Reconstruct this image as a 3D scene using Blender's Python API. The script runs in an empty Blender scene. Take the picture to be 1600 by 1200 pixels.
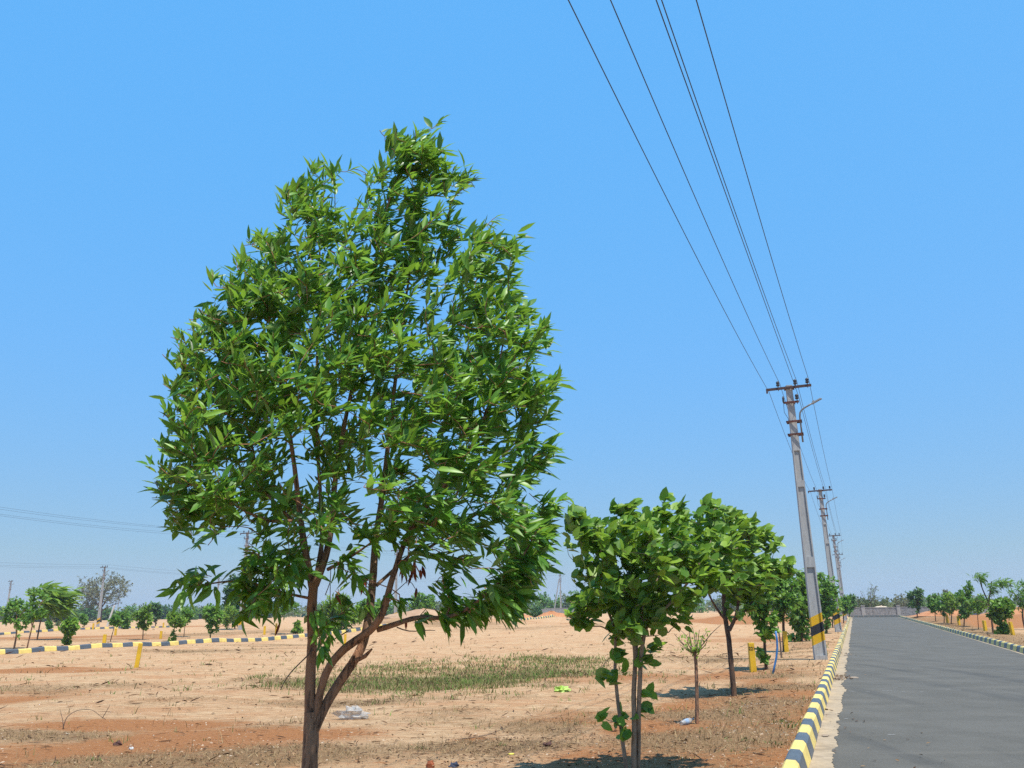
import bpy, bmesh, math, random
import numpy as np
from mathutils import Vector, Matrix

SC = bpy.context.scene
COL = SC.collection
R = math.radians

# ------------------------------------------------------------------ camera
F_PX, CAM_H, ROLL = 1260.0, 1.55, 0.014          # focal length in px of a 1600 px wide picture
HZ = 944 + (1335 - 800) * math.tan(ROLL)
PITCH = math.atan((HZ - 600) * math.cos(ROLL) / F_PX)
FW = np.array([0, math.cos(PITCH), math.sin(PITCH)])
UP0 = np.array([0, -math.sin(PITCH), math.cos(PITCH)])
RT0 = np.array([1.0, 0, 0])
RT = math.cos(ROLL) * RT0 - math.sin(ROLL) * UP0
UP = math.sin(ROLL) * RT0 + math.cos(ROLL) * UP0
EYE = np.array([0, 0, CAM_H])
cam = bpy.data.cameras.new("camera")
cam.sensor_width = 36.0
cam.lens = 36.0 * F_PX / 1600.0
cam.clip_start, cam.clip_end = 0.1, 6000
camo = bpy.data.objects.new("camera", cam)
COL.objects.link(camo)
camo.matrix_world = Matrix(((RT[0], UP[0], -FW[0], 0), (RT[1], UP[1], -FW[1], 0),
                            (RT[2], UP[2], -FW[2], CAM_H), (0, 0, 0, 1)))
SC.camera = camo

# ------------------------------------------------------------------ sky, sun, exposure
SUN_EL = R(69)
SUN_H = np.array([0.62, -0.78]); SUN_H /= np.linalg.norm(SUN_H)
w = bpy.data.worlds.new("World"); SC.world = w; w.use_nodes = True
nt = w.node_tree; nt.nodes.clear()
sky = nt.nodes.new("ShaderNodeTexSky"); sky.sky_type = 'NISHITA'; sky.sun_disc = False
sky.sun_elevation = SUN_EL; sky.sun_rotation = math.atan2(SUN_H[0], SUN_H[1])
sky.altitude = 500; sky.air_density = 1.0; sky.dust_density = 0.6; sky.ozone_density = 3.0
SKY_STR, EXPO = 0.13, 0.6
sp = nt.nodes.new("ShaderNodeSeparateColor"); cb = nt.nodes.new("ShaderNodeCombineColor"); nt.links.new(sky.outputs[0], sp.inputs[0])
def wm(op, a, b):
    n = nt.nodes.new("ShaderNodeMath"); n.operation = op
    for i, v in enumerate((a, b)):
        if hasattr(v, 'is_linked'): nt.links.new(v, n.inputs[i])
        else: n.inputs[i].default_value = v
    return n.outputs[0]
# grading of the sky's own colour towards the camera's saturated azure: channel = a * raw ** g
KK = 1.0 / (SKY_STR * 2 ** EXPO)
r_raw = wm('MULTIPLY', sp.outputs[0], .13)
nt.links.new(wm('MULTIPLY', wm('POWER', r_raw, .62), .505 * KK), cb.inputs[0])
nt.links.new(wm('MULTIPLY', wm('POWER', wm('MULTIPLY', sp.outputs[1], .13), .148), .585 * KK), cb.inputs[1])
mr = nt.nodes.new("ShaderNodeMapRange"); nt.links.new(r_raw, mr.inputs[0])
for i_, v_ in ((1, .20), (2, .58), (3, .96 * KK), (4, .74 * KK)): mr.inputs[i_].default_value = v_
nt.links.new(mr.outputs[0], cb.inputs[2])
bg = nt.nodes.new("ShaderNodeBackground"); bg.inputs['Strength'].default_value = SKY_STR
wo = nt.nodes.new("ShaderNodeOutputWorld")
nt.links.new(cb.outputs[0], bg.inputs[0]); nt.links.new(bg.outputs[0], wo.inputs[0])
sl = bpy.data.lights.new("sun", 'SUN'); sl.energy = 4.2; sl.angle = R(0.53); sl.color = (1.0, 0.95, 0.87)
so = bpy.data.objects.new("sun", sl); COL.objects.link(so)
SUNV = Vector((SUN_H[0] * math.cos(SUN_EL), SUN_H[1] * math.cos(SUN_EL), math.sin(SUN_EL)))
so.rotation_euler = (-SUNV).to_track_quat('-Z', 'Y').to_euler(); so.location = (0, 0, 60)
SC.view_settings.view_transform = 'Standard'; SC.view_settings.look = 'None'
SC.view_settings.exposure = EXPO; SC.view_settings.gamma = 1.0
SC.cycles.max_bounces = 6; SC.cycles.transparent_max_bounces = 6
SC.cycles.use_denoising = False

# ------------------------------------------------------------------ geometry helpers
def ray(u, v): return FW * F_PX + RT * (u - 800) + UP * (600 - v)
def on_depth(u, v, Y):                       # point on the sight line at world depth Y
    d = ray(u, v); return EYE + d * (Y / d[1])
RD = ray(1335, 944); RD = np.array([RD[0], RD[1], 0]); RD /= np.linalg.norm(RD)
LT = np.array([RD[1], -RD[0], 0])
def ST(s, t, z=0.0): return RD * s + LT * t + np.array([0, 0, z])
def flat(u, v, z=0.0):
    d = ray(u, v); return EYE + d * ((z - CAM_H) / d[2])

_rs = np.random.RandomState(5)
_WV = [(_rs.uniform(0, 2 * math.pi), _rs.uniform(0, 2 * math.pi), _rs.uniform(.75, 1.35)) for _ in range(9)]
def wav(x, y, scale, k0=0):                  # smooth pseudo noise in -1..1
    a = 0
    for i in range(5):
        th, ph, m = _WV[(i + k0) % 9]
        a = a + np.sin((x * math.cos(th) + y * math.sin(th)) * 2 * math.pi * m / scale + ph + k0)
    return a / 3.2
def sstep(a, b, x):
    q = np.clip((x - a) / (b - a), 0, 1); return q * q * (3 - 2 * q)

MOUNDS = []                                  # x, y, height, radius x, radius y
for (u, v, hh, rx, ry) in ((690, 982, .8, 9, 9), (560, 984, .3, 10, 8), (790, 976, .45, 9, 8), (860, 972, .4, 10, 8),
                           (1120, 968, .8, 14, 10), (1020, 985, .5, 8, 7), (1500, 966, .3, 8, 8), (1560, 969, .35, 9, 7),
                           (1610, 972, .35, 8, 7), (300, 983, .1, 12, 8), (60, 984, .1, 14, 8), (1200, 972, .8, 8, 8)):
    p = flat(u, v); MOUNDS.append((p[0], p[1], hh, rx, ry))
HOL = flat(690, 1052)
def gz(x, y):
    x = np.asarray(x, float); y = np.asarray(y, float)
    s = x * RD[0] + y * RD[1]; t = x * LT[0] + y * LT[1]
    z = 0.045 * wav(x, y, 7.0) + 0.02 * wav(x, y, 2.1, 3) + 0.009 * wav(x, y, .8, 5)
    far = sstep(15, 60, np.hypot(x, y)); z = z + far * 0.10 * wav(x, y, 23, 2)
    for (mx, my, hh, rx, ry) in MOUNDS:
        z = z + hh * np.exp(-((x - mx) / rx) ** 2 - ((y - my) / ry) ** 2) * (1 + .16 * wav(x, y, 4.5, 1))
    e = np.exp(-((x - HOL[0]) / 3.2) ** 2 - ((y - HOL[1]) / 3.0) ** 2); z = z - 0.14 * e
    side = sstep(0.25, 2.2, np.maximum(-t - .75, t - 4.85))
    road = (t > -.78) & (t < 4.88) & (s < 110.2)
    z = z * np.where(s < 112, side, 1) + np.where(s < 112, .05 * (1 - side), 0)
    return np.where(road, -.06, z)
def gzf(x, y): return float(gz(x, y))
def G(u, v):
    z = 0.0
    for _ in range(6):
        p = flat(u, v, z); z = .5 * z + .5 * gzf(p[0], p[1])
    p = flat(u, v, z); p[2] = gzf(p[0], p[1]); return p

def put(name, parent, data, mats):
    o = bpy.data.objects.new(name, data); COL.objects.link(o)
    for m in (mats if isinstance(mats, (list, tuple)) else [mats]): data.materials.append(m)
    if parent: o.parent = parent
    return o
def tag(o, label=None, cat=None, group=None, kind=None):
    if label: o['label'] = label
    if cat: o['category'] = cat
    if group: o['group'] = group
    if kind: o['kind'] = kind
    return o
def empty(name, loc, rz=0.0):
    o = bpy.data.objects.new(name, None); COL.objects.link(o); o.empty_display_size = .2
    o.location = loc; o.rotation_euler = (0, 0, rz); return o

class MB:                                    # gathers faces for ONE mesh
    def __init__(s): s.v = []; s.f = []; s.m = []; s.t = []
    def add(s, vs, fs, mi=0):
        b = len(s.v); s.v += [tuple(map(float, q)) for q in vs]
        s.f += [tuple(i + b for i in f) for f in fs]; s.m += [mi] * len(fs)
    def box(s, c, sz, top=1.0, mi=0, rot=None):
        x, y, z = [q / 2 for q in sz]
        vs = [(-x, -y, -z), (x, -y, -z), (x, y, -z), (-x, y, -z), (-x * top, -y * top, z), (x * top, -y * top, z), (x * top, y * top, z), (-x * top, y * top, z)]
        if rot is not None: vs = [tuple(rot @ Vector(q)) for q in vs]
        s.add([(q[0] + c[0], q[1] + c[1], q[2] + c[2]) for q in vs],
              [(3, 2, 1, 0), (4, 5, 6, 7), (0, 1, 5, 4), (1, 2, 6, 5), (2, 3, 7, 6), (3, 0, 4, 7)], mi)
    def tube(s, pts, rad, n=8, mi=0):
        pts = np.asarray(pts, float); k = len(pts)
        rad = np.full(k, rad) if np.isscalar(rad) else np.asarray(rad, float)
        tg = np.gradient(pts, axis=0); tg /= np.linalg.norm(tg, axis=1)[:, None] + 1e-9
        ref = np.array([1., 0, 0]) if abs(tg.mean(0)[2]) > .7 else np.array([0, 0, 1.])
        a = np.cross(tg, ref); a /= np.linalg.norm(a, axis=1)[:, None] + 1e-9; b = np.cross(tg, a)
        an = np.arange(n) * 2 * math.pi / n
        V = pts[:, None] + rad[:, None, None] * (np.cos(an)[None, :, None] * a[:, None] + np.sin(an)[None, :, None] * b[:, None])
        fs = [(i * n + j, (i + 1) * n + j, (i + 1) * n + (j + 1) % n, i * n + (j + 1) % n) for i in range(k - 1) for j in range(n)]
        fs += [tuple(range(n)), tuple((k - 1) * n + j for j in reversed(range(n)))]
        s.add(V.reshape(-1, 3), fs, mi)
    def lathe(s, prof, c=(0, 0, 0), n=12, mi=0, rot=None):
        vs = []; k = len(prof)
        for (r, z) in prof:
            for j in range(n):
                q = Vector((r * math.cos(j * 2 * math.pi / n), r * math.sin(j * 2 * math.pi / n), z))
                if rot is not None: q = rot @ q
                vs.append((q[0] + c[0], q[1] + c[1], q[2] + c[2]))
        fs = [(i * n + j, i * n + (j + 1) % n, (i + 1) * n + (j + 1) % n, (i + 1) * n + j) for i in range(k - 1) for j in range(n)]
        fs += [tuple(reversed(range(n))), tuple((k - 1) * n + j for j in range(n))]
        s.add(vs, fs, mi)
    def build(s, name, mats, parent=None, smooth=False, bevel=0):
        me = bpy.data.meshes.new(name); me.from_pydata(s.v, [], s.f); me.polygons.foreach_set('material_index', s.m)
        if smooth: me.polygons.foreach_set('use_smooth', [True] * len(s.f))
        me.update()
        if bevel:
            bm = bmesh.new(); bm.from_mesh(me)
            bmesh.ops.bevel(bm, geom=[e for e in bm.edges if len(e.link_faces) == 2 and e.calc_face_angle(0) > .6], offset=bevel, segments=2, affect='EDGES', profile=.6)
            bm.to_mesh(me); bm.free()
        return put(name, parent, me, mats)

def np_mesh(name, V, faces_by_size, mats, parent=None, tint=None, smooth=False, mi=None):
    """V (n,3); faces_by_size: list of int arrays (k, size)."""
    me = bpy.data.meshes.new(name); me.vertices.add(len(V)); me.vertices.foreach_set('co', np.ascontiguousarray(V, np.float32).ravel())
    li = np.concatenate([f.ravel() for f in faces_by_size]).astype(np.int32)
    tot = np.concatenate([np.full(len(f), f.shape[1], np.int32) for f in faces_by_size])
    st = np.concatenate([[0], np.cumsum(tot)[:-1]]).astype(np.int32)
    me.loops.add(len(li)); me.loops.foreach_set('vertex_index', li)
    me.polygons.add(len(tot)); me.polygons.foreach_set('loop_start', st); me.polygons.foreach_set('loop_total', tot)
    if smooth: me.polygons.foreach_set('use_smooth', np.ones(len(tot), bool))
    if mi is not None: me.polygons.foreach_set('material_index', np.ascontiguousarray(mi, np.int32))
    if tint is not None:
        a = me.attributes.new('tint', 'FLOAT', 'POINT'); a.data.foreach_set('value', np.ascontiguousarray(tint, np.float32))
    me.update(calc_edges=True); me.validate()
    return put(name, parent, me, mats)

# ------------------------------------------------------------------ materials
def mat(name, rough=.8, spec=.3):
    m = bpy.data.materials.new(name); m.use_nodes = True; t = m.node_tree
    b = t.nodes['Principled BSDF']; b.inputs['Roughness'].default_value = rough
    b.inputs['Specular IOR Level'].default_value = spec
    return m, t, b
def N(t, typ, **kw):
    n = t.nodes.new(typ)
    for k, v in kw.items():
        if k in n.inputs: n.inputs[k].default_value = v
        else: setattr(n, k, v)
    return n
def mixc(t, a, b, f, mode='MIX'):
    n = t.nodes.new('ShaderNodeMix'); n.data_type = 'RGBA'; n.blend_type = mode
    for sock, v in ((n.inputs[0], f), (n.inputs[6], a), (n.inputs[7], b)):
        if hasattr(v, 'is_linked'): t.links.new(v, sock)
        elif isinstance(v, (int, float)): sock.default_value = v
        else: sock.default_value = (*v, 1) if len(v) == 3 else v
    return n.outputs[2]
def ramp(t, src, stops):
    n = t.nodes.new('ShaderNodeValToRGB'); e = n.color_ramp.elements
    while len(e) < len(stops): e.new(.5)
    for q, (p, c) in zip(e, stops):
        q.position = p; q.color = (c, c, c, 1) if isinstance(c, (int, float)) else (*c, 1)
    t.links.new(src, n.inputs[0]); return n.outputs[0]
def noise(t, scale, detail=4, rough=.6, vec=None, dist=0.0):
    n = N(t, 'ShaderNodeTexNoise', Scale=scale, Detail=detail, Roughness=rough, Distortion=dist)
    if vec is not None: t.links.new(vec, n.inputs['Vector'])
    return n.outputs['Fac']
def coords(t, scale=(1, 1, 1), rz=0.0, kind='Object'):
    c = t.nodes.new('ShaderNodeTexCoord'); mp = t.nodes.new('ShaderNodeMapping')
    mp.inputs['Scale'].default_value = scale; mp.inputs['Rotation'].default_value = (0, 0, rz)
    t.links.new(c.outputs[kind], mp.inputs[0]); return mp.outputs[0]
def bump(t, b, h, strength=.4, dist=.02):
    n = N(t, 'ShaderNodeBump', Strength=strength, Distance=dist); t.links.new(h, n.inputs['Height']); t.links.new(n.outputs[0], b.inputs['Normal'])
def math_(t, op, a, b=None):
    n = t.nodes.new('ShaderNodeMath'); n.operation = op
    for i, v in enumerate((a, b)):
        if v is None: continue
        if hasattr(v, 'is_linked'): t.links.new(v, n.inputs[i])
        else: n.inputs[i].default_value = v
    return n.outputs[0]

def leaf_mat(name, dark, mid, bright, under, rough=.42, trans=.28, spec=.4, tcol=None):
    m, t, b = mat(name, rough, spec)
    at = t.nodes.new('ShaderNodeAttribute'); at.attribute_name = 'tint'
    c = ramp(t, at.outputs['Fac'], [(0, dark), (.5, mid), (1, bright)])
    g = t.nodes.new('ShaderNodeNewGeometry')
    col = mixc(t, c, under, math_(t, 'MULTIPLY', g.outputs['Backfacing'], .7))
    t.links.new(col, b.inputs['Base Color'])
    tr = t.nodes.new('ShaderNodeBsdfTranslucent')
    t.links.new(mixc(t, c, tcol or tuple(min(1, 2.2 * q) for q in bright), .5), tr.inputs[0])
    mx = t.nodes.new('ShaderNodeMixShader'); mx.inputs[0].default_value = trans
    t.links.new(b.outputs[0], mx.inputs[1]); t.links.new(tr.outputs[0], mx.inputs[2])
    t.links.new(mx.outputs[0], t.nodes['Material Output'].inputs[0]); return m
def tint_mat(name, stops, rough=.9, spec=.15):
    m, t, b = mat(name, rough, spec)
    at = t.nodes.new('ShaderNodeAttribute'); at.attribute_name = 'tint'
    t.links.new(ramp(t, at.outputs['Fac'], stops), b.inputs['Base Color']); return m
def rough_mat(name, c1, c2, scale, rough=.85, spec=.25, bstr=.4, bdist=.01, detail=5, vs=(1, 1, 1), c3=None):
    m, t, b = mat(name, rough, spec); v = coords(t, vs)
    f = noise(t, scale, detail, .65, v)
    col = mixc(t, c1, c2, ramp(t, f, [(.35, 0.), (.65, 1.)]))
    if c3 is not None: col = mixc(t, col, c3, ramp(t, noise(t, scale * .31, 4, .6, v), [(.52, 0.), (.66, 1.)]))
    t.links.new(col, b.inputs['Base Color'])
    bump(t, b, f, bstr, bdist); return m

M = {}
M['lance'] = leaf_mat('narrow_leaf_green', (.026, .094, .012), (.082, .225, .020), (.24, .45, .06), (.22, .28, .11), .40, .38, .42, (.36, .60, .04))
M['heart'] = leaf_mat('heart_leaf_green', (.026, .088, .013), (.100, .22, .020), (.25, .40, .045), (.20, .28, .11), .44, .34, .32, (.34, .54, .03))
M['far_a'] = leaf_mat('young_tree_green', (.032, .098, .016), (.082, .195, .022), (.18, .32, .04), (.14, .22, .07), .5, .32, .3)
M['far_b'] = leaf_mat('yellow_green', (.060, .120, .014), (.125, .235, .022), (.24, .36, .04), (.15, .22, .06), .5, .3, .3)
M['far_c'] = leaf_mat('dull_olive', (.048, .080, .024), (.10, .14, .045), (.17, .205, .08), (.11, .13, .06), .6, .2, .2)
M['far_d'] = leaf_mat('dry_grey_olive', (.075, .085, .040), (.135, .145, .070), (.21, .215, .12), (.16, .15, .10), .7, .15, .2)
M['far_e'] = leaf_mat('deep_green', (.018, .064, .014), (.042, .115, .022), (.10, .19, .035), (.07, .12, .04), .5, .2, .3)
M['dead'] = tint_mat('dead_leaf', [(0, (.16, .03, .014)), (.5, (.28, .065, .025)), (1, (.38, .13, .05))], .6, .3)
M['litter'] = tint_mat('leaf_litter', [(0, (.05, .025, .015)), (.5, (.16, .085, .045)), (1, (.34, .23, .13))])
M['drygrass'] = tint_mat('dry_grass', [(0, (.14, .095, .05)), (.5, (.29, .205, .105)), (1, (.46, .345, .19))])
M['grass'] = tint_mat('mixed_grass', [(0, (.26, .20, .10)), (.35, (.20, .18, .07)), (.6, (.10, .16, .035)), (1, (.11, .22, .03))])
M['weed'] = tint_mat('weed', [(0, (.06, .095, .025)), (.6, (.11, .15, .04)), (1, (.22, .22, .10))])
M['pebble'] = tint_mat('pebble', [(0, (.16, .07, .035)), (.4, (.34, .2, .11)), (.75, (.45, .34, .24)), (1, (.52, .44, .34))])

def bark(name, base, dark, warm, zs=.25, sc=20):
    m, t, b = mat(name, .85, .2); v = coords(t, (1, 1, zs))
    f = noise(t, sc, 6, .7, v, .6); f2 = noise(t, sc * 2.6, 5, .7, v)
    col = mixc(t, base, warm, ramp(t, noise(t, 3.2, 3, .6, v), [(.42, 0.), (.62, 1.)]))
    col = mixc(t, dark, col, ramp(t, f, [(.36, 0.), (.52, 1.)]))
    col = mixc(t, col, tuple(min(1, 1.7 * q) for q in base), ramp(t, f2, [(.60, 0.), (.78, .7)]))
    t.links.new(col, b.inputs['Base Color']); bump(t, b, math_(t, 'ADD', f, math_(t, 'MULTIPLY', f2, .4)), .9, .012); return m
M['bark'] = bark('brown_bark', (.25, .160, .105), (.050, .032, .025), (.42, .20, .105), .22, 42)
M['bark_grey'] = bark('grey_bark', (.28, .215, .15), (.12, .09, .065), (.31, .22, .145))
M['bark_dark'] = bark('dark_bark', (.10, .065, .045), (.035, .022, .018), (.15, .085, .05))
M['twig'] = rough_mat('twig_bark', (.38, .185, .10), (.25, .125, .07), 20)
M['drytwig'] = rough_mat('dry_twig', (.20, .14, .10), (.11, .075, .055), 20)

# ground: sandy, orange laterite patches, brownish dry cover
def ground_mat():
    m, t, b = mat('sandy_soil', .95, .12); v = coords(t); vs = coords(t, (1, 2.6, 1), R(-8))
    at = t.nodes.new('ShaderNodeAttribute'); at.attribute_name = 'orange'
    ad = t.nodes.new('ShaderNodeAttribute'); ad.attribute_name = 'dry'
    big = noise(t, .55, 6, .68, vs, .8); fine = noise(t, 22, 6, .72, v); grit = noise(t, 85, 3, .7, v); mid = noise(t, 3.4, 6, .7, vs, .5)
    sand = mixc(t, (.38, .228, .117), (.595, .400, .228), ramp(t, mid, [(.38, 0.), (.60, 1.)]))
    sand = mixc(t, sand, (.43, .215, .10), ramp(t, big, [(.46, 0.), (.64, .75)]))
    of = math_(t, 'ADD', at.outputs['Fac'], math_(t, 'MULTIPLY', math_(t, 'SUBTRACT', mid, .5), 1.7))
    orange = mixc(t, (.30, .115, .040), (.40, .19, .078), ramp(t, fine, [(.35, 0.), (.65, 1.)]))
    col = mixc(t, sand, orange, ramp(t, of, [(.26, 0.), (.56, 1.)]))
    df = math_(t, 'ADD', ad.outputs['Fac'], math_(t, 'MULTIPLY', math_(t, 'SUBTRACT', noise(t, 7, 6, .75, vs, .4), .5), 1.9))
    dry = mixc(t, (.185, .108, .050), (.33, .210, .108), ramp(t, fine, [(.35, 0.), (.66, 1.)]))
    col = mixc(t, col, dry, ramp(t, df, [(.34, 0.), (.66, .92)]))
    col = mixc(t, col, (.10, .06, .035), ramp(t, noise(t, 34, 5, .75, coords(t, (.5, 1.6, 1), R(-12)), .3), [(.57, 0.), (.66, .6)]))
    col = mixc(t, col, (.085, .05, .03), ramp(t, grit, [(.62, 0.), (.72, .6)]))
    col = mixc(t, col, (.60, .49, .36), ramp(t, noise(t, 60, 2, .6, v), [(.70, 0.), (.78, .5)]))
    t.links.new(col, b.inputs['Base Color'])
    hgt = math_(t, 'ADD', math_(t, 'MULTIPLY', mid, .6), math_(t, 'ADD', math_(t, 'MULTIPLY', fine, .35), math_(t, 'MULTIPLY', grit, .14)))
    bump(t, b, hgt, 1.0, .09); return m
M['ground'] = ground_mat()
def asphalt():
    m, t, b = mat('asphalt', .82, .3); v = coords(t); vl = coords(t, (1.0, .07, 1), math.atan2(RD[0], RD[1]))
    vt = coords(t, (.35, 2.4, 1), math.atan2(RD[0], RD[1]))
    g = noise(t, 150, 3, .75, v); p = noise(t, 1.1, 5, .6, v); st = noise(t, 1.3, 4, .6, vl); tr = noise(t, .8, 5, .65, vt)
    col = mixc(t, (.056, .052, .043), (.130, .120, .098), ramp(t, g, [(.30, 0.), (.72, 1.)]))
    col = mixc(t, col, (.115, .107, .090), ramp(t, p, [(.40, 0.), (.62, .8)]))
    col = mixc(t, col, (.047, .046, .042), ramp(t, st, [(.54, 0.), (.66, .5)]))
    col = mixc(t, col, (.136, .123, .100), ramp(t, tr, [(.52, 0.), (.66, .5)]))
    g2 = noise(t, 46, 4, .8, v); col = mixc(t, col, (.036, .034, .030), ramp(t, g2, [(.56, 0.), (.68, .7)])); col = mixc(t, col, (.21, .195, .165), ramp(t, g2, [(.28, .7), (.40, 0.)]))
    col = mixc(t, col, (.32, .28, .23), ramp(t, noise(t, 26, 2, .5, v), [(.74, 0.), (.80, .8)]))
    t.links.new(col, b.inputs['Base Color']); bump(t, b, g, .6, .008); return m
M['asphalt'] = asphalt()
M['gutter'] = rough_mat('pale_concrete', (.40, .315, .215), (.30, .235, .16), 7, .9, .2, .35, .006, c3=(.25, .195, .135))
def paint(name, col, wear, rough=.5):
    m, t, b = mat(name, rough, .4); v = coords(t)
    f = noise(t, 13, 6, .7, v)
    c = mixc(t, col, tuple(q * .78 for q in col), ramp(t, noise(t, 4, 4, .6, v), [(.4, 0.), (.66, 1.)]))
    t.links.new(mixc(t, c, wear, ramp(t, f, [(.62, 0.), (.74, .7)])), b.inputs['Base Color']); bump(t, b, noise(t, 40, 4, .6, v), .3, .006); return m
M['kerb_yellow'] = paint('kerb_yellow_paint', (.76, .575, .165), (.52, .40, .22))
M['kerb_black'] = paint('kerb_black_paint', (.090, .106, .125), (.22, .195, .16), .42)
M['kerb_bare'] = rough_mat('bare_kerb_concrete', (.16, .155, .14), (.24, .225, .2), 6)
M['post_yellow'] = paint('post_yellow_paint', (.68, .42, .02), (.50, .36, .12))
M['ink'] = rough_mat('black_lettering', (.03, .022, .02), (.045, .035, .03), 20)
M['steel'] = rough_mat('rusty_steel', (.050, .038, .036), (.10, .042, .030), 9, .7, .4)
M['clamp'] = rough_mat('rust_clamp', (.17, .055, .035), (.07, .04, .035), 9, .8, .3)
M['lampgrey'] = rough_mat('lamp_grey', (.22, .23, .24), (.16, .17, .18), 9, .5, .5)
M['porcelain'] = rough_mat('brown_porcelain', (.030, .028, .032), (.05, .045, .05), 9, .25, .5)
M['wire'] = rough_mat('dull_wire', (.045, .05, .07), (.07, .075, .09), 4, .6, .3)
M['stone'] = rough_mat('grey_stone', (.17, .17, .17), (.34, .335, .33), 5, .9, .2, .8, .03, c3=(.22, .22, .215))
M['concrete'] = rough_mat('concrete', (.30, .295, .28), (.40, .39, .375), 4)
M['pale'] = rough_mat('pale_render', (.52, .50, .46), (.6, .58, .54), 3)
M['bluepipe'] = rough_mat('blue_pipe', (.03, .14, .36), (.05, .2, .45), 12, .4, .5)
M['paleblue'] = rough_mat('pale_blue_label', (.20, .30, .45), (.38, .46, .55), 16)
M['redstone'] = rough_mat('red_brick', (.36, .115, .05), (.25, .075, .035), 18)
M['darkstone'] = rough_mat('dark_clod', (.07, .035, .03), (.12, .06, .045), 18)
M['rag'] = rough_mat('blue_black_rag', (.03, .035, .055), (.055, .06, .09), 18)
M['lime'] = rough_mat('lime_plastic', (.34, .52, .06), (.46, .62, .16), 10, .4, .5)
M['yellowbit'] = rough_mat('yellow_plastic', (.7, .62, .06), (.75, .68, .15), 10, .4, .5)
M['whitebit'] = rough_mat('white_plastic', (.42, .42, .41), (.52, .52, .50), 10, .4, .5)
def pole_mat():
    m, t, b = mat('pole_concrete_banded', .85, .25); v = coords(t)
    f = noise(t, 3, 6, .7, coords(t, (4, 4, .6))); g = noise(t, 60, 3, .6, v)
    c = mixc(t, (.30, .30, .298), (.42, .42, .412), ramp(t, f, [(.34, 0.), (.66, 1.)]))
    c = mixc(t, c, (.21, .21, .208), ramp(t, g, [(.55, 0.), (.75, .5)]))
    sx = t.nodes.new('ShaderNodeSeparateXYZ'); t.links.new(coords(t), sx.inputs[0])
    z = math_(t, 'SUBTRACT', sx.outputs[2], math_(t, 'MULTIPLY', sx.outputs[0], .45))
    def band(a, b_): return math_(t, 'MULTIPLY', math_(t, 'GREATER_THAN', z, a), math_(t, 'LESS_THAN', z, b_))
    c = mixc(t, c, (.62, .37, .02), band(.45, 1.21)); c = mixc(t, c, (.028, .030, .036), band(.70, .96))
    t.links.new(c, b.inputs['Base Color']); bump(t, b, g, .3, .01); return m
M['pole'] = pole_mat()
def bag_mat():
    m, t, b = mat('clear_plastic_bag', .3, .5); b.inputs['Base Color'].default_value = (.48, .46, .43, 1)
    tr = t.nodes.new('ShaderNodeBsdfTransparent'); mx = t.nodes.new('ShaderNodeMixShader')
    t.links.new(ramp(t, noise(t, 14, 5, .6, coords(t)), [(.35, .30), (.6, .75)]), mx.inputs[0])
    t.links.new(tr.outputs[0], mx.inputs[1]); t.links.new(b.outputs[0], mx.inputs[2]); t.links.new(mx.outputs[0], t.nodes['Material Output'].inputs[0]); return m
M['bag'] = bag_mat()

# ------------------------------------------------------------------ ground cover masks
ORANGE = [(150, 1180, 2.6, 1.1, .95), (330, 1150, 1.9, 1.1, .95), (250, 1130, 1.6, .7, .8), (40, 1090, 1.4, 1.6, .5), (60, 1047, 3.5, 1.5, .6), (560, 1170, 1.2, 1.0, .35),
          (1150, 1160, 1.5, 2.4, .95), (1180, 1110, 1.5, 3.0, .9), (1080, 1190, 1.6, 1.2, .85), (1200, 1070, 1.2, 4, .6), (960, 1120, 1.2, 1.5, .4), (1030, 1060, 2.0, 2.5, .45),
          (690, 982, 9, 8, .35), (860, 968, 9, 7, .8), (1500, 970, 9, 9, 1.0), (1580, 974, 10, 9, 1.0), (250, 980, 12, 9, .6), (60, 997, 12, 7, .6), (1120, 975, 14, 9, .75),
          (740, 1158, .25, .35, 1.0), (900, 1125, .8, .6, .6), (1210, 1000, 3, 8, .4)]
DRY = [(760, 1165, 1.1, .55, .85), (850, 1135, 1.0, .7, .6), (620, 1060, 3.2, 2.5, .9), (780, 1050, 3.0, 2.6, .9), (480, 1065, 1.7, 1.5, .8), (300, 1018, 4.5, 1.7, .75), (440, 1008, 5, 2.0, .65),
       (90, 1075, 2.4, 1.1, .6), (280, 1095, 1.4, .7, .6), (400, 1190, 1.2, .7, .8), (60, 1150, 1.2, .6, .5), (240, 1195, 1.0, .5, .5), (700, 985, 8, 4, .6), (900, 985, 9, 4, .55),
       (1000, 1010, 3, 2, .4), (1110, 1030, 2.2, 3.2, .7), (120, 1000, 14, 4, .5), (330, 992, 14, 4, .55), (560, 1095, 1.4, .7, .5), (700, 1110, 1.0, .6, .35), (870, 1075, .6, .5, .7)]
OW = [(*flat(u, v)[:2], a, b, c) for (u, v, a, b, c) in ORANGE]
DW = [(*flat(u, v)[:2], a, b, c) for (u, v, a, b, c) in DRY]
def blobs(L, x, y):
    a = np.zeros_like(x)
    for (cx, cy, rx, ry, k) in L: a = np.maximum(a, k * np.exp(-((x - cx) / rx) ** 2 - ((y - cy) / ry) ** 2))
    return a
def st_of(x, y): return x * RD[0] + y * RD[1], x * LT[0] + y * LT[1]
def orange(x, y):
    s, t = st_of(x, y)
    return np.clip(1.15 * blobs(OW, x, y) + .22 * wav(x, y, 5.5, 4) + .18 * wav(x, y, 1.9, 1), 0, 1)
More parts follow.
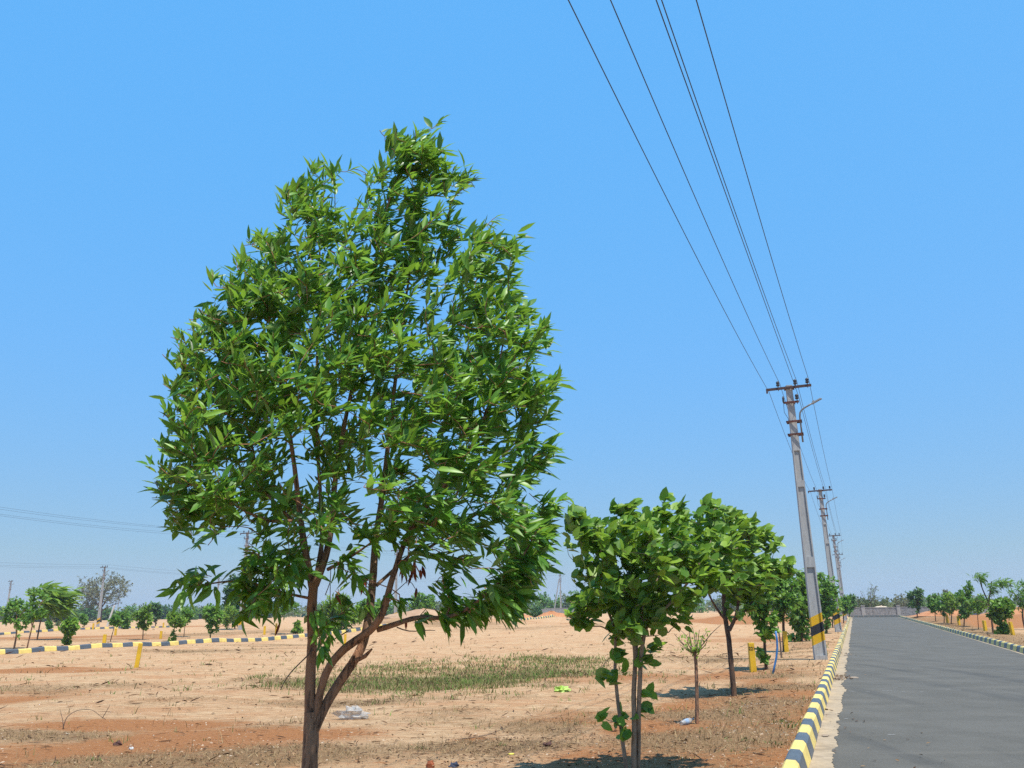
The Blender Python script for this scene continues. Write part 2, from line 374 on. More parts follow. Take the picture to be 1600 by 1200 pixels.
def dry(x, y):
    s, t = st_of(x, y)
    verge = sstep(-3.6, -2.4, t) * (1 - sstep(-.9, -.7, t)) * .40 + sstep(4.9, 5.1, t) * (1 - sstep(7, 8.5, t)) * .7
    near = .20 * (1 - sstep(10, 26, np.hypot(x, y)))
    return np.clip(np.maximum(blobs(DW, x, y), verge) + near + .24 * wav(x, y, 2.6, 2) + .12 * wav(x, y, 9, 6), 0, 1)

# ------------------------------------------------------------------ ground, road, kerbs
def axis(a, n, far):
    b = math.log(far / a + 1) / n; i = np.arange(-n, n + 1); return np.sign(i) * a * (np.exp(b * np.abs(i)) - 1)
ax = axis(2.6, 150, 2400); ay = axis(2.6, 170, 2400) + 6.0
gx, gy = np.meshgrid(ax, ay)
# the sheet runs along the road so that the road corridor has straight edges
tt = np.sort(np.concatenate([ax, [-.79, -.77, 4.87, 4.89]])); ss = np.sort(np.concatenate([ay, [110.1, 110.3, 111.9, 112.1]]))
TT, SS = np.meshgrid(tt, ss)
X = RD[0] * SS + LT[0] * TT; Y = RD[1] * SS + LT[1] * TT
V = np.stack([X, Y, gz(X, Y)], -1).reshape(-1, 3)
nr, nc = TT.shape; idx = np.arange(nr * nc).reshape(nr, nc)
Fq = np.stack([idx[:-1, :-1], idx[:-1, 1:], idx[1:, 1:], idx[1:, :-1]], -1).reshape(-1, 4)
gr = np_mesh('ground', V, [Fq], M['ground'], smooth=True); tag(gr, kind='structure')
for nm, fn in (('orange', orange), ('dry', dry)):
    a = gr.data.attributes.new(nm, 'FLOAT', 'POINT'); a.data.foreach_set('value', fn(X.ravel(), Y.ravel()).astype(np.float32))

rr = np.random.RandomState(11)
def strip(name, s_arr, tl, tr, z, m):
    k = len(s_arr); V = np.concatenate([np.array([ST(s, a, z) for s, a in zip(s_arr, tl)]), np.array([ST(s, a, z) for s, a in zip(s_arr, tr)])])
    i = np.arange(k - 1); Fq = np.stack([i, i + k, i + k + 1, i + 1], -1)
    return tag(np_mesh(name, V, [Fq], m), kind='structure')
s_road = np.concatenate([np.arange(-30, 4, 1.0), np.arange(4, 30, .05), np.arange(30, 110.2, .5)])
jag = .014 * np.sin(s_road * 2.3) + .010 * np.sin(s_road * 7.7 + 1) + .010 * rr.randn(len(s_road)) + np.convolve(rr.randn(len(s_road)), np.ones(5) / 5, 'same') * .022 + np.convolve(rr.randn(len(s_road)), np.ones(15) / 15, 'same') * .05
strip('concrete_gutter', s_road, np.full(len(s_road), -.60), np.full(len(s_road), -.2), 0.0, M['gutter'])
strip('concrete_gutter', s_road, np.full(len(s_road), 4.45), np.full(len(s_road), 4.70), 0.0, M['gutter'])
strip('road', s_road, -.375 + jag, 4.60 + .5 * jag[::-1], .005, M['asphalt'])

def kerb(name, p0, p1, z=0.0, face=1, cut=None, seed=1, L=.6, drop=.22):
    """stones laid from p0 to p1; the battered road face looks to the right (face=1) or left (-1)."""
    rg = random.Random(seed); p0 = np.array(p0[:2]); p1 = np.array(p1[:2]); d = p1 - p0; n = int(np.linalg.norm(d) / L); d /= np.linalg.norm(d)
    r = np.array([d[1], -d[0]]) * face; mb = MB()
    prof = [(0, -drop), (0.005, .012), (-.028, .155), (-.055, .185), (-.135, .188), (-.158, .168), (-.162, -drop)]
    for i in range(n):
        j = rg.uniform(-.006, .006); zj = rg.uniform(-.005, .006); tw = rg.uniform(-.012, .012); rings = []
        for e, (a, sh) in enumerate(((i * L + .003, .012), (i * L + .018, 0), ((i + 1) * L - .018, 0), ((i + 1) * L - .003, .012))):
            ring = []
            for (q, zz) in prof:
                q2 = q + j + tw * (a - i * L - L / 2) + (sh if q < -.1 else -sh); z2 = zz - (sh if zz > .1 else 0) + (zj if zz > 0 else 0)
                xy = p0 + d * a + r * q2; zg = z if z is not None else gzf(*xy); ring.append((xy[0], xy[1], zg + z2))
            rings.append(ring)
        k = len(prof); vs = [p for ring in rings for p in ring]
        fs = [(e * k + q, (e + 1) * k + q, (e + 1) * k + q + 1, e * k + q + 1) for e in range(3) for q in range(k - 1)] + [tuple(range(k)), tuple(3 * k + q for q in reversed(range(k)))]
        if face < 0: fs = [tuple(reversed(f)) for f in fs]
        mb.add(vs, fs, 0 if (i % 2 == 0) else 1)
    return tag(mb.build(name, [M['kerb_yellow'], M['kerb_black']]), kind='structure')
kerb('kerb', ST(-3, -.6), ST(109.8, -.6), seed=1)
kerb('kerb', ST(-3, 4.70), ST(109.8, 4.70), face=-1, seed=2)
kerb('kerb', G(-160, 1032), G(612, 983), z=None, seed=3)
kerb('kerb', G(-60, 995), G(284, 979.5), z=None, seed=4, L=.8)
kerb('kerb', G(800, 971.5), G(897, 967.3), z=None, seed=5, L=.9)
mb = MB(); c0, c1 = ST(110.1, -.9), ST(110.1, 5.0)
for i in range(10):
    a = c0 + (c1 - c0) * (i + .5) / 10; mb.box((a[0], a[1], .08), (.575, .22, .34), rot=Matrix.Rotation(-math.atan2(RD[0], RD[1]), 3, 'Z'))
tag(mb.build('kerb', M['kerb_bare'], bevel=.02), kind='structure')

# sand blown on to the road edge and chalk dashes across it
def patch(name, s, t, ls, lt, m, z=.009, n=18, seed=0):
    rg = random.Random(seed); vs = [ST(s, t, z)]
    for i in range(n):
        a = i * 2 * math.pi / n; q = rg.uniform(.65, 1.1); vs.append(ST(s + ls * math.cos(a) * q, t + lt * math.sin(a) * q, z))
    mbp = MB(); mbp.add(vs, [(0, i + 1, (i + 1) % n + 1) for i in range(n)]); return tag(mbp.build(name, m), kind='structure')
def stt(u, v): p = flat(u, v); return p @ RD, p @ LT
M['sandfilm'] = rough_mat('blown_sand', (.36, .26, .17), (.20, .17, .14), 14)
M['chalk'] = rough_mat('pale_dash', (.40, .39, .37), (.2, .2, .2), 30)
for i, (u, v, ls, lt) in enumerate(((1335, 1059, .22, .10), (1312, 1060, .30, .12), (1322, 1024, .25, .07), (1290, 1150, .1, .05))):
    patch('sand_drift', *stt(u, v), ls, lt, M['sandfilm'], seed=i)
for i, (u, v, lt) in enumerate(((1331, 1081, .05), (1356, 1082, .04), (1387, 1080, .10), (1411, 1081, .035), (1441, 1082, .05), (1481, 1078, .04), (1499, 1079, .04), (1552, 1081, .04), (1333, 1024, .09), (1362, 1023, .03), (1427, 1045, .05), (1393, 1149, .06), (1322, 1124, .03))):
    patch('road_marking', *stt(u, v), .02, lt, M['chalk'], seed=20 + i, z=.0095, n=8)

# ------------------------------------------------------------------ leaves
TM = {
 'lance': (np.array([(0, 0), (.35, 0), (.7, 0), (1, 0), (.28, -.85), (.62, -.82), (.28, .85), (.62, .82)], float),
           [(0, 1, 4), (2, 3, 5), (0, 6, 1), (2, 7, 3)], [(1, 2, 5, 4), (1, 6, 7, 2)]),
 'heart': (np.array([(0, 0), (.48, 0), (1, 0), (-.06, -.55), (.28, -1), (.68, -.72), (-.06, .55), (.28, 1), (.68, .72)], float),
           [], [(0, 1, 4, 3), (1, 2, 5, 4), (0, 6, 7, 1), (1, 7, 8, 2)]),
 'simple': (np.array([(0, 0), (.45, -1), (1, 0), (.45, 1)], float), [(0, 2, 1), (0, 3, 2)], []),
}
def unit(a): return a / (np.linalg.norm(a, axis=-1, keepdims=True) + 1e-9)
def leaf_data(P, D, Nn, L, W, tint, kind='lance', curl=.18, fold=.3, rng=None):
    ab, tri, quad = TM[kind]; k = len(ab); n = len(P)
    D = unit(D); Nn = unit(Nn - D * np.sum(D * Nn, 1)[:, None]); S = np.cross(D, Nn)
    rng = rng or np.random.RandomState(1)
    cu = (curl * rng.uniform(-.3, 1.6, n))[:, None]; fo = (fold * rng.uniform(.3, 1.5, n))[:, None]
    a, b = ab[:, 0][None], ab[:, 1][None]
    off = fo * np.abs(b) * W[:, None] - cu * a * a * L[:, None]
    V = P[:, None] + D[:, None] * (a * L[:, None])[..., None] + S[:, None] * (b * W[:, None])[..., None] + Nn[:, None] * off[..., None]
    base = (np.arange(n) * k)[:, None, None]; fl = []
    if tri: fl.append((np.array(tri)[None] + base).reshape(-1, 3))
    if quad: fl.append((np.array(quad)[None] + base).reshape(-1, 4))
    return V.reshape(-1, 3), fl, np.repeat(np.clip(tint, 0, 1), k)
def leaves(name, P, D, Nn, L, W, tint, m, parent, kind='lance', curl=.18, fold=.3, rng=None):
    V, fl, tn = leaf_data(P, D, Nn, L, W, tint, kind, curl, fold, rng); return np_mesh(name, V, fl, m, parent, tn, smooth=(kind == 'heart'))
def join_mesh(name, parts, mats, parent):
    """parts: (V, face lists, tint or None, material index) gathered into one mesh."""
    Vs, Fl, Tn, Mi, b = [], [], [], [], 0
    for (V, fl, tn, k) in parts:
        Vs.append(V); Tn.append(tn if tn is not None else np.full(len(V), .5))
        for f in fl: Fl.append(f + b); Mi.append(np.full(len(f), k))
        b += len(V)
    return np_mesh(name, np.concatenate(Vs), Fl, mats, parent, np.concatenate(Tn), True, np.concatenate(Mi))

# ------------------------------------------------------------------ branching
def resample(pts, rad, step):
    pts = np.asarray(pts, float); seg = np.linalg.norm(np.diff(pts, axis=0), axis=1); cum = np.concatenate([[0], np.cumsum(seg)])
    n = max(2, int(cum[-1] / step) + 1); q = np.linspace(0, cum[-1], n)
    k = len(pts)
    if k > 3:                                 # smooth the traced corners
        out = np.stack([np.interp(q, cum, pts[:, i]) for i in range(3)], 1)
        for _ in range(3): out[1:-1] = .25 * out[:-2] + .5 * out[1:-1] + .25 * out[2:]
    else: out = np.stack([np.interp(q, cum, pts[:, i]) for i in range(3)], 1)
    return out, np.interp(q, cum, rad)
def grow(limbs, tips, tipdir, rt, step, rng, up_pref=.7):
    """limbs: (points, radii). Adds a curved twig to every tip. Returns the twig polylines with radii."""
    pos, tan, rad, own = [], [], [], []
    for li, (p, r) in enumerate(limbs):
        tg = unit(np.gradient(p, axis=0))
        lo = int(len(p) * .12)
        pos += list(p[lo:]); tan += list(tg[lo:]); rad += list(r[lo:]); own += [-1] * (len(p) - lo)
    pos = np.array(pos); tan = np.array(tan); rad = np.array(rad); own = np.array(own)
    d0 = np.array([np.min(np.linalg.norm(pos - q, axis=1)) for q in tips]); order = np.argsort(d0)
    tw = []
    for o in order:
        q = tips[o]; dv = q - pos; d = np.linalg.norm(dv, axis=1)
        al = np.sum(dv * tan, 1) / (d + 1e-6)
        cost = d * (1 + .35 * (1 - al)) + up_pref * np.maximum(0, pos[:, 2] - q[2] + .25 * d)
        j = int(np.argmin(cost)); L = d[j]; n = max(3, int(L / step) + 2); s = np.linspace(0, 1, n)[:, None]
        c1 = pos[j] + tan[j] * L * .33; c2 = q - tipdir[o] * L * .3
        path = (1 - s) ** 3 * pos[j] + 3 * (1 - s) ** 2 * s * c1 + 3 * (1 - s) * s * s * c2 + s ** 3 * q
        path[1:-1] += rng.normal(0, L * .018, (n - 2, 3))
        tw.append([path, own[j], rad[j], o]); me = len(tw) - 1
        a = max(1, n // 3); tg = unit(np.gradient(path, axis=0))
        pos = np.concatenate([pos, path[a:]]); tan = np.concatenate([tan, tg[a:]]); rad = np.concatenate([rad, np.full(n - a, rad[j] * .6)]); own = np.concatenate([own, np.full(n - a, me)])
    load = np.ones(len(tw))
    for i in range(len(tw) - 1, -1, -1):
        if tw[i][1] >= 0: load[tw[i][1]] += load[i]
    res = []
    for i, (path, pr, r0, o) in enumerate(tw):
        rb = min(rt * load[i] ** .42, r0 * .85); res.append((path, np.linspace(max(rb, rt), rt * .8, len(path)), o))
    return res
def twig_data(tw, sides=5):
    V, Fs, b = [], [], 0
    for (p, r, *_) in tw:
        k = len(p); tg = unit(np.gradient(p, axis=0)); ref = np.array([.3, .9, .3]) if abs(tg.mean(0)[1]) < .8 else np.array([1., 0, 0])
        A = unit(np.cross(tg, ref)); B = np.cross(tg, A); an = np.arange(sides) * 2 * math.pi / sides
        V.append((p[:, None] + r[:, None, None] * (np.cos(an)[None, :, None] * A[:, None] + np.sin(an)[None, :, None] * B[:, None])).reshape(-1, 3))
        i = np.arange(k - 1)[:, None]; j = np.arange(sides)[None]; jn = (j + 1) % sides
        Fs.append(np.stack([b + i * sides + j, b + (i + 1) * sides + j, b + (i + 1) * sides + jn, b + i * sides + jn], -1).reshape(-1, 4)); b += k * sides
    return np.concatenate(V), [np.concatenate(Fs)], None
def trunk_mesh(name, limbs, m, parent, sides=12, rough=.08, seed=0, sub=None):
    rg = np.random.RandomState(seed); V, Fs, caps, b = [], [], [], 0
    for (p, r) in limbs:
        k = len(p); tg = unit(np.gradient(p, axis=0)); A = unit(np.cross(tg, np.array([.2, 1., .1]))); B = np.cross(tg, A); an = np.arange(sides) * 2 * math.pi / sides
        ph = rg.uniform(0, 6, 4); q = np.arange(k)[:, None]
        lump = 1 + rough * (np.sin(3 * an[None] + ph[0] + q * .15) + .8 * np.sin(5 * an[None] + ph[1] - q * .11) + 1.1 * np.sin(q * .55 + ph[2] + an[None])) + rough * .5 * rg.randn(k, sides)
        rr_ = r[:, None] * lump
        V.append((p[:, None] + rr_[..., None] * (np.cos(an)[None, :, None] * A[:, None] + np.sin(an)[None, :, None] * B[:, None])).reshape(-1, 3))
        i = np.arange(k - 1)[:, None]; j = np.arange(sides)[None]; jn = (j + 1) % sides
        Fs.append(np.stack([b + i * sides + j, b + (i + 1) * sides + j, b + (i + 1) * sides + jn, b + i * sides + jn], -1).reshape(-1, 4)); b += k * sides
    return np_mesh(name, np.concatenate(V), [np.concatenate(Fs)], m, parent, smooth=True)

def inpoly(px, py, poly):
    r = np.zeros(len(px), bool); n = len(poly)
    for i in range(n):
        x1, y1 = poly[i]; x2, y2 = poly[(i + 1) % n]
        c = ((y1 > py) != (y2 > py)) & (px < (x2 - x1) * (py - y1) / (y2 - y1 + 1e-9) + x1); r ^= c
    return r
def span(poly, v):                            # left and right limit of the outline at row v
    xs = []
    for i in range(len(poly)):
        (x1, y1), (x2, y2) = poly[i], poly[(i + 1) % len(poly)]
        if (y1 > v) != (y2 > v): xs.append(x1 + (v - y1) * (x2 - x1) / (y2 - y1))
    return (min(xs), max(xs)) if xs else None
def crown_pts(poly, Y, n, rng, dens=None, thick=.85):
    """points through the round crown whose side view has this outline, at the crown's own distance Y."""
    P = []; xs = [p[0] for p in poly]; ys = [p[1] for p in poly]; g = 0
    while len(P) < n and g < 60 * n:
        g += 1; u = rng.uniform(min(xs), max(xs)); v = rng.uniform(min(ys), max(ys))
        if not inpoly(np.array([u]), np.array([v]), poly)[0]: continue
        if dens is not None and rng.rand() > dens(u, v): continue
        a, b = span(poly, v); hw = max((b - a) / 2, 4); q = (u - (a + b) / 2) / hw
        R_ = thick * hw / F_PX * Y * math.sqrt(max(0.02, 1 - q * q))
        P.append(on_depth(u, v, Y + R_ * rng.uniform(-1, 1)))
    return np.array(P)

def local(pts, o): return np.asarray(pts) - o
def limb_px(rows, Y, o, step, d0=0., d1=0.):
    """rows (u, v, half width in px); depth runs from Y+d0 to Y+d1 along the limb."""
    k = len(rows); pts, rad = [], []
    for i, (u, v, hwid) in enumerate(rows):
        yy = Y + d0 + (d1 - d0) * (i / (k - 1)) ** 1.3; pts.append(on_depth(u, v, yy) - o); rad.append(.74 * hwid * yy / (F_PX * 1.03))
    return resample(pts, rad, step)

# ------------------------------------------------------------------ the big narrow-leaved tree
def big_tree():
    rng = np.random.RandomState(21); Y = 3.9
    b = on_depth(477, 1563, Y); o = np.array([b[0], b[1], gzf(b[0], b[1])])
    root = empty('broadleaf_tree', o); tag(root, 'largest and nearest tree, with long narrow glossy leaves and a forked brown trunk', 'tree')
    st = .035
    base = on_depth(474, 1563, Y); base[2] = o[2] - .05
    LB = []
    trunk = [(477, 1400, 19), (481, 1280, 17), (483, 1200, 15), (486, 1150, 14.5), (487, 1112, 13)]
    p = [base - o] + [on_depth(u, v, Y) - o for u, v, _ in trunk]; r = [.058] + [.80 * h_ * Y / 1300 for *_, h_ in trunk]
    LB.append(resample(p, r, st))
    T = lambda rows, d0=0., d1=0.: LB.append(limb_px(rows, Y, o, st, d0, d1))
    T([(486, 1150, 13), (485, 1110, 11.5), (485, 1060, 10.5), (488, 1000, 10), (487, 945, 10), (492, 900, 9.5)])
    T([(489, 925, 8), (478, 865, 7), (468, 800, 6), (462, 740, 5), (455, 690, 4.4), (442, 620, 3.5), (428, 540, 2.6), (415, 460, 1.6)], 0, -.25)
    T([(492, 915, 8.5), (508, 875, 7.5), (518, 820, 6.5), (524, 745, 5.6), (540, 655, 4.6), (560, 560, 3.8), (577, 460, 3), (600, 340, 2.2), (634, 235, 1.3)], 0, .05)
    T([(494, 905, 6), (504, 850, 4.8), (500, 760, 4), (492, 640, 3.3), (498, 500, 2.6), (500, 370, 1.8), (507, 290, 1.2)], 0, .35)
    T([(470, 812, 4), (430, 818, 3.4), (398, 806, 3), (365, 790, 2.5), (330, 755, 2), (300, 700, 1.4)], -.05, -.35)
    T([(474, 840, 4), (450, 805, 3.5), (405, 760, 3), (395, 700, 2.5), (375, 620, 2), (355, 540, 1.3)], -.03, .35)
    T([(490, 1128, 9), (500, 1080, 8), (513, 1040, 8), (540, 1010, 8.5), (574, 990, 8.5), (598, 965, 7.5), (608, 920, 6.6), (620, 880, 6), (640, 825, 5), (676, 780, 4.2), (716, 735, 3.5), (746, 680, 2.9), (775, 600, 2.2), (792, 500, 1.4)], 0, -.3)
    T([(486, 1150, 11), (504, 1110, 10), (528, 1070, 9.5), (548, 1040, 9.5), (568, 1008, 9.5), (577, 965, 9), (582, 915, 8), (586, 850, 7), (597, 780, 6), (606, 700, 5), (617, 600, 4), (632, 480, 3), (652, 350, 1.8)], 0, .3)
    T([(590, 984, 6), (620, 975, 5.4), (652, 963, 4.8), (695, 968, 4), (735, 950, 3.6), (775, 915, 2.8), (812, 880, 2.2), (838, 830, 1.3)], -.02, -.35)
    T([(622, 885, 4), (652, 868, 3.6), (682, 848, 3.2), (730, 812, 2.7), (785, 780, 2), (828, 735, 1.3)], -.05, .4)
    T([(588, 915, 4), (610, 895, 3.6), (640, 868, 3), (690, 820, 2.6), (720, 760, 2.2), (720, 660, 1.8), (705, 540, 1.2)], .1, .5)
    T([(512, 890, 4), (545, 872, 3), (575, 852, 2), (600, 830, 1.2)], 0, -.2)
    T([(486, 935, 3.2), (440, 926, 2.6), (402, 912, 2.3), (362, 906, 2), (320, 914, 1.5), (296, 916, 1)], 0, -.3)
    T([(405, 915, 2), (397, 940, 1.6), (388, 965, 1.1)], -.2, -.3)
    # broken stub and loop of dead twig
    T([(556, 1032, 5), (572, 1024, 4.2), (581, 1014, 2.0)], 0, -.03)
    trunk_mesh('trunk', LB, M['bark'], root, 12, .055, 3)
    poly = [(654, 222), (616, 230), (598, 255), (575, 275), (552, 312), (522, 330), (514, 262), (482, 282), (452, 292), (450, 350), (408, 382), (378, 402), (358, 442), (352, 490), (318, 505), (292, 540), (274, 590), (266, 640), (258, 700), (252, 755), (268, 795), (300, 818), (345, 815), (390, 800), (430, 835), (410, 850), (392, 870), (392, 930), (400, 955), (440, 930), (478, 880), (520, 850), (580, 850), (620, 835), (665, 835), (700, 845), (735, 870), (728, 920), (720, 950), (760, 965), (800, 955), (822, 900), (852, 850), (852, 795), (836, 765), (848, 712), (840, 650), (852, 596), (838, 545), (846, 500), (795, 440), (785, 385), (748, 352), (705, 345), (690, 320), (722, 285), (715, 272), (686, 262), (680, 240), (674, 224)]
    def dens(u, v):
        k = 1.0
        if v > 740: k *= .62
        if v > 820 and 440 < u < 720: k *= .28
        if 430 < u < 610 and 620 < v < 820: k *= .62
        return k
    cl = crown_pts(poly, Y, 680, rng, dens)
    ax_ = lambda z: on_depth(555, 700, Y)
    tips = []
    for c in list(cl) + [on_depth(u_, v_, Y + rng.uniform(-.15, .15)) for (u_, v_) in ((640, 262), (655, 285), (622, 285), (605, 310), (668, 255), (690, 290), (640, 310), (660, 330), (585, 300), (672, 300), (630, 240), (650, 245), (690, 250), (705, 305), (490, 310), (470, 320), (500, 340), (440, 375), (420, 390))]:
        for _ in range(rng.randint(2, 5)): tips.append(c + rng.normal(0, 1, 3) * np.array([.055, .065, .07]))
    pu = [(655, 226), (612, 228), (640, 230), (675, 232), (597, 268), (660, 245), (515, 262), (500, 268), (480, 283), (448, 295), (452, 305), (735, 283), (722, 290), (330, 497), (318, 510), (405, 385), (375, 402), (350, 445), (852, 505), (843, 515), (790, 385), (755, 352), (860, 595), (850, 610), (272, 600), (262, 650), (256, 700), (252, 765), (262, 790), (852, 715), (846, 730), (858, 815), (852, 840), (845, 800), (300, 822), (310, 800), (330, 812)]
    for (u, v) in pu:
        for _ in range(3): tips.append(on_depth(u + rng.normal(0, 5), v + rng.normal(3, 5), Y + rng.uniform(-.3, .25)))
    for (u, v, k) in ((300, 905, 4), (290, 918, 3), (315, 915, 3), (330, 905, 2), (385, 900, 6), (400, 870, 6), (388, 930, 7), (390, 955, 6), (410, 930, 5), (430, 890, 5), (440, 930, 3), (800, 940, 7), (770, 950, 7), (735, 955, 5), (755, 930, 5), (820, 910, 6), (700, 930, 2), (500, 960, 3), (535, 960, 3), (520, 930, 2), (625, 940, 2), (690, 938, 3), (470, 900, 4), (640, 885, 3), (785, 965, 5), (740, 970, 4), (850, 835, 6), (840, 860, 6), (825, 880, 6), (815, 900, 5), (858, 800, 5), (830, 920, 4), (800, 915, 5), (775, 930, 4), (260, 760, 5), (255, 740, 4), (275, 790, 5), (290, 800, 4), (320, 800, 4), (345, 790, 4), (700, 905, 3), (530, 880, 2), (405, 835, 3), (560, 900, 2), (500, 815, 4), (540, 820, 4), (575, 830, 3), (610, 820, 4), (650, 815, 4), (690, 820, 5), (720, 835, 5), (555, 860, 2), (640, 850, 3), (680, 870, 3), (715, 880, 4), (450, 830, 4), (470, 860, 3), (700, 955, 3), (670, 955, 2), (515, 985, 3), (505, 1010, 2)):
        for _ in range(k): tips.append(on_depth(u + rng.normal(0, 6), v + rng.normal(-8, 5), Y + rng.uniform(-.35, .12)))
    tips = np.array(tips)
    cen = on_depth(550, 720, Y); out = tips - cen; out[:, 2] = 0; out = unit(out)
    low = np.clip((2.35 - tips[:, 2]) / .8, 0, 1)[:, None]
    tdir = unit(out * .55 + np.array([.28, 0, 0]) + np.array([0, 0, 1.]) * (1.1 - 1.3 * low) + rng.normal(0, .25, tips.shape))
    tw = grow(LB[1:], tips - o, tdir, .0021, .06, rng)
    P, D, NN, Ls, Ws, Ti = [], [], [], [], [], []
    for (path, r, oi) in tw:
        L_tw = np.linalg.norm(path[-1] - path[0]); T_ = tdir[oi]; lw = low[oi, 0]
        k = rng.randint(7, 12)
        for i in range(k):
            q = (i / k); back = .11 * (1 - q) + rng.uniform(0, .02)
            p_ = path[-1] - unit(path[-1] - path[-2]) * back
            ra = rng.normal(0, 1, 3); ra -= T_ * (ra @ T_); ra /= np.linalg.norm(ra)
            D.append(T_ * (.50 + .65 * q) + ra * (.95 - .45 * q) + np.array([.42, 0, -.03 - .55 * lw]) + rng.normal(0, .24, 3))
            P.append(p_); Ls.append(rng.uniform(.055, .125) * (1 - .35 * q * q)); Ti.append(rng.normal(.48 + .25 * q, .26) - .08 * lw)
        if L_tw > .25:
            for i in range(int(L_tw / .055)):
                s = rng.uniform(.35, .95); j = min(len(path) - 2, int(s * (len(path) - 1))); tg = path[j + 1] - path[j]
                ra = rng.normal(0, 1, 3); P.append(path[j] + tg * rng.rand()); D.append(unit(tg) * .5 + unit(ra) * .9 + np.array([.25, 0, -.1 - .4 * lw]))
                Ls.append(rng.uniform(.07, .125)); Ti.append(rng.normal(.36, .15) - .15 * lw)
    P = np.array(P); D = np.array(D); Ls = np.array(Ls); n = len(P)
    NN = np.array([0, 0, 1.]) + rng.normal(0, .55, (n, 3)) + np.array([.15, -.5, 0])
    crown = leaf_data(P, D, NN, Ls, Ls * rng.uniform(.11, .155, n), np.array(Ti), 'lance', .2, .4, rng)
    # withered leaves hanging from the lower limbs
    dp = []
    for (u, v, k) in ((645, 880, 5), (655, 886, 4), (628, 884, 4), (652, 972, 1), (652, 918, 1), (436, 972, 1), (632, 968, 1), (570, 905, 2), (524, 928, 1)):
        for _ in range(k): dp.append(on_depth(u + rng.normal(0, 6 if k > 3 else 1.5), v + rng.normal(0, 4 if k > 3 else 1), Y + rng.uniform(-.12, .05)) - o)
    dp = np.array(dp); n = len(dp)
    leaves('withered_leaves', dp, np.array([.05, 0, -1.]) + rng.normal(0, .22, (n, 3)), np.array([.2, -1, .1]) + rng.normal(0, .5, (n, 3)), rng.uniform(.045, .085, n), rng.uniform(.006, .010, n), rng.uniform(0, 1, n), M['dead'], root, 'lance', .3, .7, rng)
    # thin dead twigs from the limbs
    dt = []
    for rows in ([(578, 935, 1.2), (555, 915, 1), (536, 890, .9), (530, 870, .7)], [(588, 960, 1), (606, 930, .9), (622, 890, .8)], [(508, 930, 1), (516, 910, .9), (517, 885, .8)], [(516, 912, .9), (516, 950, .8), (515, 965, .6)], [(620, 980, 1.4), (640, 990, 1.2), (655, 984, 1), (680, 985, .7)], [(490, 1015, 1.6), (470, 1035, 1.4), (448, 1055, 1.2), (438, 1078, .8)], [(545, 985, 1.4), (520, 1000, 1.2), (495, 1017, 1)],
                 [(580, 928, .9), (577, 915, .8), (572, 908, .7)], [(612, 930, 1), (640, 905, .9), (655, 930, .6)]):
        dt.append(limb_px(rows, Y - .05, o, .03, 0, -.05) + (0,))
    join_mesh('crown', [(*crown, 0), (*twig_data(tw, 5), 1), (*twig_data(dt, 5), 2)], [M['lance'], M['twig'], M['drytwig']], root)
    return root
big_tree()

